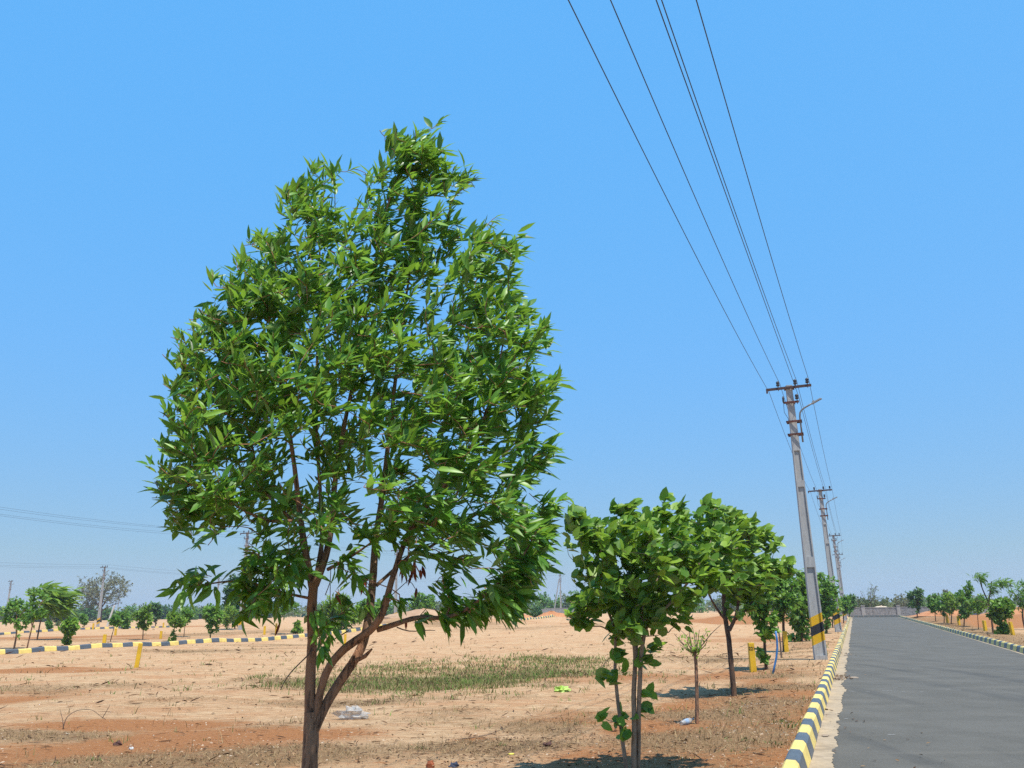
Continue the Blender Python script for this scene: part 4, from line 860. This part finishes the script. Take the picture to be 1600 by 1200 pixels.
def pole(label, p, rz=ROAD_RZ, group=None, lean=(0, 0), scale=1.0):
    o = PM if not _used else copy_tree(PM); _used.append(1)
    o.location = (p[0], p[1], gzf(p[0], p[1])); o.rotation_euler = (lean[0], lean[1], rz); o.scale = (scale,) * 3
    for k in ('label', 'category', 'group'):
        if k in o: del o[k]
    return tag(o, label, 'utility pole', group)
PG = 'utility poles along the left side of the road'
pole('nearest concrete utility pole with yellow and black bands and a street lamp arm', ST(25.6, -1.06), group=PG, lean=(0, R(-.4)))
pole('second utility pole along the road, smaller behind the nearest one', ST(50.9, -1.0), group=PG, lean=(0, R(-.8)))
pole('third utility pole along the road, behind the second pole', ST(86, -.98), group=PG, lean=(0, R(-1.2)))
pole('furthest utility pole of the roadside line, near the compound wall', ST(119, -1.3), group=PG)
FPG = 'utility poles standing in the fields'
fp = {}
def fpole(key, label, u, vtop, rz=ROAD_RZ):
    d = (8.06 - CAM_H) / ((HZ - (u - 800) * math.tan(ROLL) - vtop) / (F_PX * 1.035)); p = on_depth(u, HZ, d); fp[key] = pole(label, p, rz, FPG); return p
a1 = fpole('mid', 'field pole standing left of the big tree, half hidden by its low leaves', 378, 836)
a2 = fpole('thorn', 'field pole in front of the wide thorn tree', 156, 886)
a3 = fpole('left', 'field pole at the left edge of the picture', 11, 909)
a4 = fpole('twin', 'distant field pole with a slanting support leg, right of the big tree', 876.5, 897)
a5 = fpole('behind', 'field pole showing behind the right fork of the big tree', 618, 862)
a6 = fpole('t', 'tiny far field pole seen beneath the right limb of the big tree', 699, 920)
a7 = fpole('thin', 'thin far field pole beneath the drooping left leaves of the big tree', 338, 902)
a8 = fpole('back', 'far field pole behind the right side of the thorn tree', 184, 930)
mb = MB(); q = fp['twin'].location; mb.tube([(-1.6, 0, -.1), (-.2, -.05, 6.9)], [.13, .09], 8); mb.build('support_leg', M['pole'], fp['twin'])
p = on_depth(168, 971, 120); o = empty('broken_post', (p[0], p[1], gzf(p[0], p[1]))); tag(o, 'leaning pale concrete post right of the thorn tree trunk', 'post')
mb = MB(); mb.tube([(0, 0, -.1), (.35, 0, 1.5), (.75, 0, 2.9)], [.14, .13, .11], 6); mb.build('shaft', M['pale'], o)

def wire(label, pts, sag, group, r=.008, name='overhead_wire'):
    out = []
    for i in range(len(pts) - 1):
        a, b = np.array(pts[i]), np.array(pts[i + 1]); k = 24; sg = sag[i] if isinstance(sag, (list, tuple)) else sag
        for j in range(k if i < len(pts) - 2 else k + 1):
            s = j / k; q = a + (b - a) * s; q = q - np.array([0, 0, 4 * sg * s * (1 - s)]); out.append(q)
    mb = MB(); mb.tube(out, r, 6); return tag(mb.build(name, M['wire'], None, True), label, 'wire', group)
PL = [(.4, -1.40), (25.6, -1.06), (50.9, -1.0), (86, -.98), (119, -1.3)]
WG = 'overhead wires of the roadside poles'
for (x, z, lab, sg) in ((-.65, 7.96, 'leftmost overhead wire, tied to the left tip of the nearest pole crossarm', .30), (-.31, 8.2, 'second overhead wire from the left, on the left insulator of the nearest pole', .30), (.2, 8.2, 'upper one of the two close middle wires, on the insulator right of the pole top', .28), (.55, 8.2, 'rightmost overhead wire, on the insulator at the right tip of the crossarm', .28), (.2, 7.74, 'lower one of the two close middle wires, on the short lower arm', .02)):
    wire(lab, [ST(s, t + x + (-.14 if i == 0 else 0) - (0.0), z) for i, (s, t) in enumerate(PL)], [sg, .3, .4, .4], WG, r=.0068)
def rowwire(p, dirv, spans, zs, label, group, r=.006):
    for (x, z) in zs:
        pts = [np.array(p[:2].tolist() + [0]) + dirv * k + LT * x + np.array([0, 0, z]) for k in spans]; wire(label, pts, .45, group, r)
rowwire(a1, RD, (-30, 0, 28), ((-.65, 7.96), (-.31, 8.2), (.55, 8.2), (.2, 7.74)), 'thin wire of the field line passing left of the big tree', 'wires of the middle field line')
rowwire(a2, RD, (-40, 0, 40), ((-.65, 7.96), (.55, 8.2), (.2, 7.74)), 'thin wire of the field line passing the thorn tree', 'wires of the thorn tree field line', .008)
rowwire(a4, LT, (-60, 0), ((-.3, 8.1), (.3, 7.7)), 'thin wire running left from the distant pole with the slanting leg', 'wires of the far field line', .009)

# ------------------------------------------------------------------ marker posts, stake, pipe
def marker(label, base, hgt, wid, lean=(0, 0), text=None, rz=0.0, group='yellow plot marker posts'):
    p = G(*base); o = empty('marker_post', p, rz); o.rotation_euler = (lean[0], lean[1], rz); tag(o, label, 'marker post', group)
    mb = MB(); mb.box((0, 0, hgt / 2 - .05), (wid, wid, hgt + .1), .93); mb.build('shaft', M['post_yellow'], o, bevel=.012)
    if text:
        cu = bpy.data.curves.new('number', 'FONT'); cu.body = text; cu.size = wid * .75; cu.align_x = 'CENTER'; cu.extrude = .001; cu.offset = .002
        to = bpy.data.objects.new('number', cu); COL.objects.link(to); dg = bpy.context.evaluated_depsgraph_get(); me = bpy.data.meshes.new_from_object(to.evaluated_get(dg)); bpy.data.objects.remove(to)
        n_ = put('number', o, me, M['ink']); n_.location = (0, -wid * .467 - .004, hgt - wid * 1.15); n_.rotation_euler = (R(90), 0, 0)
rz0 = -math.atan2(5.9, 21.3) + R(14)
marker('yellow marker post with a dark painted number, beside the slender roadside tree', (1177, 1050), .70, .15, text='221', rz=rz0)
marker('yellow marker post partly behind a roadside tree trunk, left of the nearest pole', (1229, 1018), .68, .15, rz=R(-10))
marker('tilted yellow marker post standing alone in the sandy field at left', (213, 1043), .72, .13, lean=(0, R(4.5)), rz=R(20))
marker('yellow marker post standing against the left field kerb', (162, 1010), .55, .16, rz=R(15))
marker('yellow marker post behind the left field kerb, right of the thin sapling', (180, 993), .5, .16, rz=R(15))
marker('yellow marker post behind the left field kerb, left of the round-headed tree', (251, 998), .5, .16, rz=R(15))
marker('yellow marker post standing left of the slanting thin tree beyond the big tree', (413, 992), .6, .16, rz=R(15))
marker('yellow marker post at the kerb just left of the big tree trunk', (431, 990), .75, .14, rz=R(15))
marker('yellow marker post in the far kerb row right of the tall narrow tree', (255, 981), .6, .16, rz=R(15))
marker('yellow marker post in the far kerb row left of the pole', (145, 984), .6, .16, rz=R(15))
marker('yellow marker post at the right verge, rightmost of that row', (1583, 992), .6, .14, lean=(0, R(-4)), rz=R(10))
marker('yellow marker post at the right verge under the thin-stemmed olive tree', (1540, 986), .55, .15, rz=R(10))
marker('yellow marker post at the right verge below the tall two-stemmed tree', (1499, 977), .65, .15, rz=R(10))
marker('yellow marker post at the right verge below the yellow-green leaning tree', (1481, 974), .6, .15, rz=R(10))
marker('small yellow post seen under the right fork of the big tree', (539, 1008), .5, .12, rz=R(10))
p = G(1221, 1028); o = empty('wooden_stake', p); tag(o, 'thin upright brown wooden stake in front of a roadside tree', 'stake')
mb = MB(); mb.tube([(0, 0, -.05), (.01, 0, .45), (-.01, 0, .92)], [.028, .025, .022], 7); mb.build('shaft', M['drytwig'], o)
p = G(1208, 1053); Yp = p[1]; mb = MB()
mb.tube([on_depth(u, v, Yp) - p for (u, v) in ((1207.5, 1054), (1210, 1042), (1213, 1028), (1214.5, 1012), (1214, 1000), (1212, 986))], .024, 8)
o = mb.build('bent_pipe', M['bluepipe'], None, True); o.location = p; tag(o, 'bent blue plastic pipe standing in the verge left of the nearest pole', 'pipe')

# ------------------------------------------------------------------ walls
def wall(label, p0, p1, hgt, thick, m, pillars=0, ph=.25, lowwall=None):
    p0 = np.array(p0); p1 = np.array(p1); d = p1 - p0; L = np.linalg.norm(d[:2]); rz = math.atan2(d[1], d[0]); z0 = min(gzf(*p0[:2]), gzf(*p1[:2]))
    o = empty('compound_wall', (p0[0], p0[1], z0), rz); tag(o, label, 'wall')
    mb = MB(); n = max(1, int(L / 1.9)); rg = random.Random(int(L * 7))
    for i in range(n): mb.box((L * (i + .5) / n, 0, hgt / 2 - .2 + rg.uniform(-.012, .012)), (L / n - .004, thick + rg.uniform(-.01, .01), hgt + .4))
    mb.build('wall_panel', M[m], o)
    mb = MB(); mb.box((L / 2, 0, hgt + .02), (L, thick + .06, .06)); mb.build('coping', M['concrete'], o)
    for i in range(pillars):
        mb = MB(); x = L * (i + .5) / pillars; mb.box((x, -.02, (hgt + ph) / 2 - .1), (.42, .42, hgt + ph + .2)); mb.box((x, -.02, hgt + ph + .03), (.5, .5, .07)); mb.build('pillar', M['concrete'], o, bevel=.015)
    return o
wall('grey stone compound wall with pillars across the far end of the road', ST(117.5, -9.4), ST(117.5, 15.5), 1.08, .3, 'stone', 6, .22)
wall('distant grey compound wall segment by the twin-legged pole, right of the big tree', on_depth(846, 962, 150), on_depth(905, 962, 150), 1.6, .3, 'stone', 0)
# sand heap behind the wall
def heap(label, p, rx, ry, h_, m, seed, name='sand_heap', cat='sand heap'):
    rg = np.random.RandomState(seed); n = 28; k = 9; vs = []; fs = []
    for i in range(k):
        q = i / (k - 1)
        for j in range(n):
            a = j * 2 * math.pi / n; r = q * (1 + .12 * math.sin(3 * a + seed) + .07 * rg.randn()); vs.append((rx * r * math.cos(a), ry * r * math.sin(a), h_ * math.exp(-2.6 * q * q) * (1 + .08 * rg.randn()) - .12 * q))
    fs = [(i * n + j, (i + 1) * n + j, (i + 1) * n + (j + 1) % n, i * n + (j + 1) % n) for i in range(k - 1) for j in range(n)]
    mb = MB(); mb.add(vs, fs); o = mb.build(name, M[m], None, True); o.location = (p[0], p[1], gzf(p[0], p[1])); return tag(o, label, cat)
M['sand'] = rough_mat('pale_sand', (.48, .40, .30), (.56, .47, .36), 2); M['redearth'] = rough_mat('red_earth', (.36, .14, .055), (.46, .22, .10), 1.2, bstr=.8, bdist=.15); M['brownearth'] = rough_mat('brown_earth', (.33, .20, .115), (.43, .28, .17), 1.0, bstr=.8, bdist=.15)
heap('pale sand heap behind the wall at the road end', ST(122, 3.2), 4.5, 2.5, 1.22, 'sand', 1)
heap('red earth bank beside the distant twin-legged pole', on_depth(862, 966, 118), 4.2, 2.5, 1.05, 'redearth', 2, 'earth_mound', 'earth mound')
heap('small red earth bank left of the round bush and twin-legged pole', on_depth(815, 968, 118), 3.4, 2.5, .8, 'redearth', 3, 'earth_mound', 'earth mound')
heap('orange earth heap behind the thin trees of the right verge', on_depth(1478, 966, 88), 3.6, 3, .75, 'redearth', 4, 'earth_mound', 'earth mound')
heap('orange earth heap at the right edge, beyond the verge trees', on_depth(1592, 968, 80), 5, 3, .75, 'redearth', 5, 'earth_mound', 'earth mound')
heap('brown earth bank behind the low right limb of the big tree', on_depth(660, 972, 75), 5, 3, .7, 'brownearth', 6, 'earth_mound', 'earth mound')
# low concrete structure beyond the right verge
p = on_depth(1543, 966, 85); o = empty('concrete_culvert', (p[0], p[1], gzf(p[0], p[1])), R(8)); tag(o, 'low pale concrete slab on short side walls, in the red earth beyond the right verge', 'culvert')
mb = MB(); mb.box((0, 0, 1.05), (2.7, 1.8, .22)); mb.build('slab', M['pale'], o, bevel=.03)
for x in (-1.05, 1.05): mb = MB(); mb.box((x, 0, .42), (.3, 1.7, 1.04)); mb.build('side_wall', M['concrete'], o)
p0, p1 = on_depth(1572, 966, 120), on_depth(1640, 966, 120)
wall('pale boundary wall in the distance at the right edge', p0, p1, 1.0, .25, 'pale')

# ------------------------------------------------------------------ litter
def crumple(name, label, cat, px, size, m, seed, flat_=.5, n=(14, 10)):
    rg = np.random.RandomState(seed); p = G(*px); U, V_ = np.meshgrid(np.linspace(0, 2 * math.pi, n[0], endpoint=False), np.linspace(0, math.pi, n[1])); r = 1 + .28 * rg.randn(*U.shape); r[0] = r[0].mean(); r[-1] = r[-1].mean()
    X_ = r * np.sin(V_) * np.cos(U) * size[0]; Y_ = r * np.sin(V_) * np.sin(U) * size[1]; Z_ = np.maximum(0.0, (r * np.cos(V_) + .75)) * size[2]
    vs = np.stack([X_, Y_, Z_], -1).reshape(-1, 3); a, b = n; fs = [(i * a + j, (i + 1) * a + j, (i + 1) * a + (j + 1) % a, i * a + (j + 1) % a) for i in range(b - 1) for j in range(a)]
    mb = MB(); mb.add(vs, fs); o = mb.build(name, M[m]); o.location = (p[0], p[1], p[2] - .01); return tag(o, label, cat)
crumple('plastic_bag', 'crumpled clear plastic bag lying on the sand behind the big tree trunk', 'plastic bag', (550, 1124), (.22, .11, .10), 'bag', 3)
crumple('plastic_bag', 'bright lime green plastic bag on the sand beside the grass patch', 'plastic bag', (878, 1081), (.14, .09, .06), 'lime', 4)
crumple('stone', 'reddish brick-like stone at the bottom of the picture, right of the big tree trunk', 'stone', (672, 1199), (.05, .04, .04), 'redstone', 5, n=(9, 7))
crumple('rag', 'dark blue rag on the soil beside the reddish stone', 'rag', (709, 1199), (.05, .04, .03), 'rag', 6, n=(9, 7))
crumple('plastic_scrap', 'small yellow plastic scrap on the dry leaf litter', 'scrap', (799, 1179), (.03, .02, .015), 'yellowbit', 7, n=(8, 6))
crumple('stone', 'dark maroon stone on the orange soil at lower left', 'stone', (183, 1165), (.05, .04, .035), 'darkstone', 8, n=(9, 7))
crumple('plastic_cup', 'crushed whitish plastic cup right of the dark maroon stone', 'cup', (205, 1171), (.026, .022, .02), 'whitebit', 9, n=(9, 7))
crumple('stone', 'pale flat stone beside the arching dry twig', 'stone', (104, 1147), (.04, .03, .015), 'gutter', 10, n=(8, 6))
crumple('stone', 'dark reddish clod at the bottom edge, left of the multi-stemmed tree foot', 'stone', (855, 1166), (.05, .04, .03), 'darkstone', 12, n=(8, 6))
def bottle():
    p = G(1073, 1132); o = empty('water_bottle', p, R(35)); tag(o, 'discarded clear water bottle with blue label lying left of the bare sapling', 'bottle')
    rot = Matrix.Rotation(R(80), 3, 'Y') ; mb = MB(); mb.lathe([(.02, -.13), (.042, -.125), (.045, -.10), (.041, -.06), (.045, -.02), (.045, .06), (.036, .10), (.016, .13), (.015, .155)], (0, 0, .045), 14, rot=rot); mb.build('body', M['bag'], o, True)
    mb = MB(); mb.lathe([(.047, -.055), (.0475, .03)], (0, 0, .045), 14, rot=rot); mb.build('bottle_label', M['paleblue'], o, True); o.scale = (.8, .8, .8)
    mb = MB(); mb.lathe([(.018, .150), (.018, .175)], (0, 0, .045), 12, rot=rot); mb.build('cap', M['whitebit'], o, True)
bottle()
def stick(label, rows, r, m='drytwig', name='dry_twig'):
    p = G(*rows[0][:2]); Y0 = p[1]; pts = []
    for (u, v, dy) in rows: pts.append(on_depth(u, v, Y0 + dy) - p)
    mb = MB(); q, _ = resample(pts, np.ones(len(pts)), .04); q[:, 2] = np.maximum(q[:, 2], np.array([gzf(a[0] + p[0], a[1] + p[1]) for a in q]) - p[2]); mb.tube(q, np.linspace(r, r * .5, len(q)), 6); o = mb.build(name, M[m], None, True); o.location = p; return tag(o, label, 'twig')
stick('short dark stick lying on the pale sand at left', [(80, 1099, 0), (92, 1098.5, 0), (105, 1097, .1), (114, 1096, .2)], .012)
stick('arching dry twig standing out of the sand at lower left', [(98, 1140, 0), (103, 1120, 0), (120, 1109, .1), (145, 1108, .2), (155, 1118, .25), (165, 1124, .25)], .007)
stick('short upright dry twig with a fork at the left of the arching twig', [(99, 1136, .05), (98, 1125, .05), (95, 1113, .05)], .006)
stick('long dry stalk lying near the reddish stone', [(712, 1156, 0), (740, 1152, .15), (775, 1146, .4)], .008)
stick('dry twig standing at the far end of the arching twig', [(160, 1122, 0), (166, 1112, 0), (172, 1101, 0)], .006)

# ------------------------------------------------------------------ ground cover (nobody could count it)
def blades(name, label, n, fn, hmin, hmax, m, seed, rmin=5.5, rmax=70, lean=.9, clump=0, tfn=None, wide=1.0):
    rng = np.random.RandomState(seed); az = rng.uniform(R(-37), R(39), n); r = np.exp(rng.uniform(math.log(rmin), math.log(rmax), n)); x = r * np.sin(az); y = r * np.cos(az)
    if clump:
        cx = x[: n // clump].repeat(clump); cy = y[: n // clump].repeat(clump); x = cx + rng.normal(0, .07, len(cx)); y = cy + rng.normal(0, .07, len(cy)); k = fn(cx, cy) > np.random.RandomState(seed + 1).rand(n // clump).repeat(clump)
    else: k = fn(x, y) > rng.rand(len(x))
    s, t = st_of(x, y); k &= ~((t > -.78) & (t < 4.9) & (s < 112)); x, y = x[k], y[k]; n = len(x); r = np.hypot(x, y)
    z = gz(x, y); H = rng.uniform(hmin, hmax, n) * rng.uniform(.5, 1, n); wd = np.maximum(.003, r * .00042) * wide * rng.uniform(.7, 1.4, n)
    a = rng.uniform(0, 2 * math.pi, n); ln = np.abs(rng.normal(0, lean, n)); b = rng.uniform(0, 2 * math.pi, n)
    base = np.stack([x, y, z - .004], 1); side = np.stack([np.cos(a), np.sin(a), 0 * a], 1) * wd[:, None]; ld = np.stack([np.cos(b), np.sin(b), 0 * b], 1)
    mid = base + ld * (H * ln * .35)[:, None] + np.array([0, 0, 1.]) * (H * .6)[:, None]; tip = base + ld * (H * ln)[:, None] + np.array([0, 0, 1.]) * H[:, None]
    V = np.stack([base - side, base + side, mid + side * .6, mid - side * .6, tip], 1).reshape(-1, 3); i = (np.arange(n) * 5)[:, None]
    tint = np.clip(tfn(x, y, rng) if tfn else rng.normal(.5, .25, n), 0, 1)
    return tag(np_mesh(name, V, [i + np.array([[0, 1, 2, 3]]), i + np.array([[3, 2, 4]])], m, None, np.repeat(tint, 5)), label, 'grass', kind='stuff')
HW = [(*flat(u, v)[:2], a, b, c) for (u, v, a, b, c) in ((600, 1066, 2.0, 2.2, 1.), (700, 1060, 2.6, 3.6, 1.), (800, 1045, 2.6, 4.4, 1.), (860, 1034, 2.0, 3.6, 1.), (470, 1068, 1.0, 1.6, .8), (540, 1068, 1.3, 1.8, .9), (405, 1058, .35, .7, .9), (640, 1044, 2.4, 3.0, .8))]
def patchmask(x, y): return np.clip(blobs(HW, x, y) * 1.6 - .42 + .55 * wav(x, y, 1.3, 3) + .25 * wav(x, y, .45, 6), 0, 1) * .75
blades('dry_grass', 'short dry brown grass scattered over the sandy ground and verges', 220000, lambda x, y: sstep(.25, .8, dry(x, y)) * .8 + .012, .015, .065, M['drygrass'], 1, lean=1.4, wide=.8)
blades('dry_grass', 'taller dry stalks standing in loose tufts over the field', 22000, lambda x, y: .05 + .35 * dry(x, y) ** 2, .05, .22, M['drygrass'], 2, clump=8, rmin=6, rmax=90, lean=.9, wide=.6)
blades('grass', 'patch of green and straw-coloured grass in the hollow beyond the big tree', 300000, lambda x, y: patchmask(x, y),   .02, .18, M['grass'], 3, rmin=11, rmax=36, lean=1.0, tfn=lambda x, y, g: np.clip(.44 + .36 * wav(x, y, 1.3, 5) + .2 * wav(x, y, .5, 2) + g.normal(0, .17, len(x)), 0, 1))
WD = [(*flat(u, v)[:2], a, b, c) for (u, v, a, b, c) in ((785, 1164, .1, .12, 1), (660, 1172, .14, .1, 1), (150, 1195, .14, .08, 1), (90, 1197, .1, .06, 1), (1215, 1170, .2, .2, .8), (1225, 1135, .25, .25, .8), (1165, 1165, .2, .2, .6), (1145, 1180, .2, .15, .7), (1255, 1035, .5, .3, .6), (1100, 1142, .1, .1, .8), (440, 1055, .3, .3, .9), (1060, 1190, .15, .1, .7), (330, 1160, .2, .1, .5), (590, 1055, .25, .3, 1), (900, 1192, .1, .1, .6), (240, 1090, .1, .1, .9), (60, 1090, .12, .1, .9))]
blades('weeds', 'small green weeds sprouting in tufts on the soil and verge', 500000, lambda x, y: blobs(WD, x, y) ** 2 * .45, .015, .05, M['weed'], 4, rmin=6.5, rmax=24, lean=1.2, wide=1.6)

def pebbles(name, label, n, fn, smin, smax, seed, rmax=40):
    rng = np.random.RandomState(seed); az = rng.uniform(R(-37), R(39), n); r = np.exp(rng.uniform(math.log(6), math.log(rmax), n)); x = r * np.sin(az); y = r * np.cos(az); k = fn(x, y) > rng.rand(n)
    s, t = st_of(x, y); k &= ~((t > -.78) & (t < 4.9) & (s < 112)); x, y, r = x[k], y[k], r[k]; n = len(x); z = gz(x, y)
    oc = np.array([(1, 0, 0), (0, 1, 0), (-1, 0, 0), (0, -1, 0), (0, 0, .8), (.6, .6, .5), (-.6, .5, .5), (-.5, -.6, .5), (.6, -.6, .45)], float)
    fc = np.array([(0, 1, 5), (1, 2, 6), (2, 3, 7), (3, 0, 8), (0, 5, 8), (1, 6, 5), (2, 7, 6), (3, 8, 7), (4, 5, 6), (4, 6, 7), (4, 7, 8), (4, 8, 5)])
    sz = np.exp(rng.uniform(math.log(smin), math.log(smax), n)); v = oc[None] * (1 + .25 * rng.randn(n, 9, 1)) * sz[:, None, None] * np.array([1, .8, .65]); a = rng.uniform(0, 6.28, n); c_, s_ = np.cos(a)[:, None], np.sin(a)[:, None]
    V = np.stack([v[..., 0] * c_ - v[..., 1] * s_ + x[:, None], v[..., 0] * s_ + v[..., 1] * c_ + y[:, None], v[..., 2] + z[:, None] - .002], -1)
    return tag(np_mesh(name, V.reshape(-1, 3), [(fc[None] + (np.arange(n) * 9)[:, None, None]).reshape(-1, 3)], M['pebble'], None, np.repeat(rng.beta(1.4, 1.6, n), 9)), label, 'pebbles', kind='stuff')
pebbles('pebbles', 'scattered small stones and clods over the sandy ground', 16000, lambda x, y: .35 + .5 * orange(x, y), .005, .024, 1)
CH = [(*flat(u, v)[:2], a, b, c) for (u, v, a, b, c) in ((1215, 1103, .5, .35, 1), (1225, 1140, .4, .2, .9), (1205, 1150, .3, .2, .7), (1250, 1038, .9, .6, .9), (1130, 1138, .3, .2, .5), (1260, 1058, .7, .5, .7))]
pebbles('gravel', 'whitish gravel chips spilled on the verge beside the kerb', 60000, lambda x, y: blobs(CH, x, y) * .7, .006, .017, 2, 32).data.materials[0] = rough_mat('grey_chips', (.24, .235, .21), (.36, .345, .31), 3)

def litter(name, label, spots, Lr, seed, m='litter'):
    rng = np.random.RandomState(seed); P = []
    for (u, v, sx, sy, n) in spots:
        c = flat(u, v)
        for _ in range(n): P.append((c[0] + rng.normal(0, sx), c[1] + rng.normal(0, sy * 1.6)))
    P = np.array(P); s, t = st_of(P[:, 0], P[:, 1]); z = np.where((t > -.6) & (t < 4.7), .012, gz(P[:, 0], P[:, 1]) + .01) + rng.uniform(0, .015, len(P))
    n = len(P); a = rng.uniform(0, 6.28, n); D = np.stack([np.cos(a), np.sin(a), rng.normal(.05, .2, n)], 1)
    L = rng.uniform(*Lr, n); return tag(leaves(name, np.column_stack([P, z]), D, rng.normal(0, .35, (n, 3)) + np.array([0, 0, 1.]), L, L * .2, rng.rand(n), M[m], None, 'lance', -.15, .5, rng), label, 'leaf litter', kind='stuff')
litter('fallen_leaves', 'brown fallen leaves strewn on the soil under the young trees', ((760, 1170, .9, .45, 420), (860, 1160, .7, .4, 260), (690, 1190, .6, .3, 160), (980, 1190, .8, .6, 260), (1090, 1100, .9, 1.2, 130), (1150, 1090, .7, .8, 120), (400, 1190, .7, .3, 130), (1200, 1045, .9, 1.2, 80), (500, 1150, .8, .5, 60), (1230, 1120, .4, 1.5, 90), (120, 1150, .9, .5, 40)), (.02, .06), 6)
litter('fallen_leaves', 'small heap of brown leaves caught on the concrete strip beside the kerb', ((1311, 1058, .10, .22, 90), (1306, 1062, .05, .1, 40), (1320, 1022, .05, .3, 25), (1290, 1110, .05, .6, 14)), (.04, .09), 7)

def strewn_twigs():
    rng = np.random.RandomState(41); n = 5200; az = rng.uniform(R(-37), R(30), n); r = np.exp(rng.uniform(math.log(6.5), math.log(55), n)); x = r * np.sin(az); y = r * np.cos(az)
    s, t = st_of(x, y); k = ((.15 + dry(x, y)) > 1.1 * rng.rand(n)) & ~((t > -.8) & (t < 4.95)); x, y, r = x[k], y[k], r[k]; n = len(x); a = rng.uniform(0, 6.28, n)
    P = np.column_stack([x, y, gz(x, y) + .012]); D = np.stack([np.cos(a), np.sin(a), rng.normal(.05, .15, n)], 1); L = np.minimum(.035 + .012 * r, .32) * rng.uniform(.3, 1.2, n)
    tag(leaves('fallen_twigs', P, D, rng.normal(0, .3, (n, 3)) + np.array([0, 0, 1.]), L, np.maximum(.004, .0007 * r) * rng.uniform(.6, 1.6, n), .45 * rng.rand(n), M['litter'], None, 'lance', -.1, .6, rng), 'thin dead twigs and stems strewn over the sandy ground', 'twigs', kind='stuff')
strewn_twigs()

# ------------------------------------------------------------------ the air itself
def haze():
    mb = MB(); mb.box((0, 0, 6.0), (7600, 7600, 16.5)); m = bpy.data.materials.new('haze_air'); m.use_nodes = True; t = m.node_tree; t.nodes.clear()
    pv = t.nodes.new('ShaderNodeVolumePrincipled'); pv.inputs['Color'].default_value = (.80, .88, .97, 1); pv.inputs['Density'].default_value = HAZE; pv.inputs['Anisotropy'].default_value = .2
    t.links.new(pv.outputs[0], t.nodes.new('ShaderNodeOutputMaterial').inputs['Volume']); tag(mb.build('haze', m), 'thin pale haze in the air over the fields', 'haze', kind='stuff')
HAZE = .00045
haze()
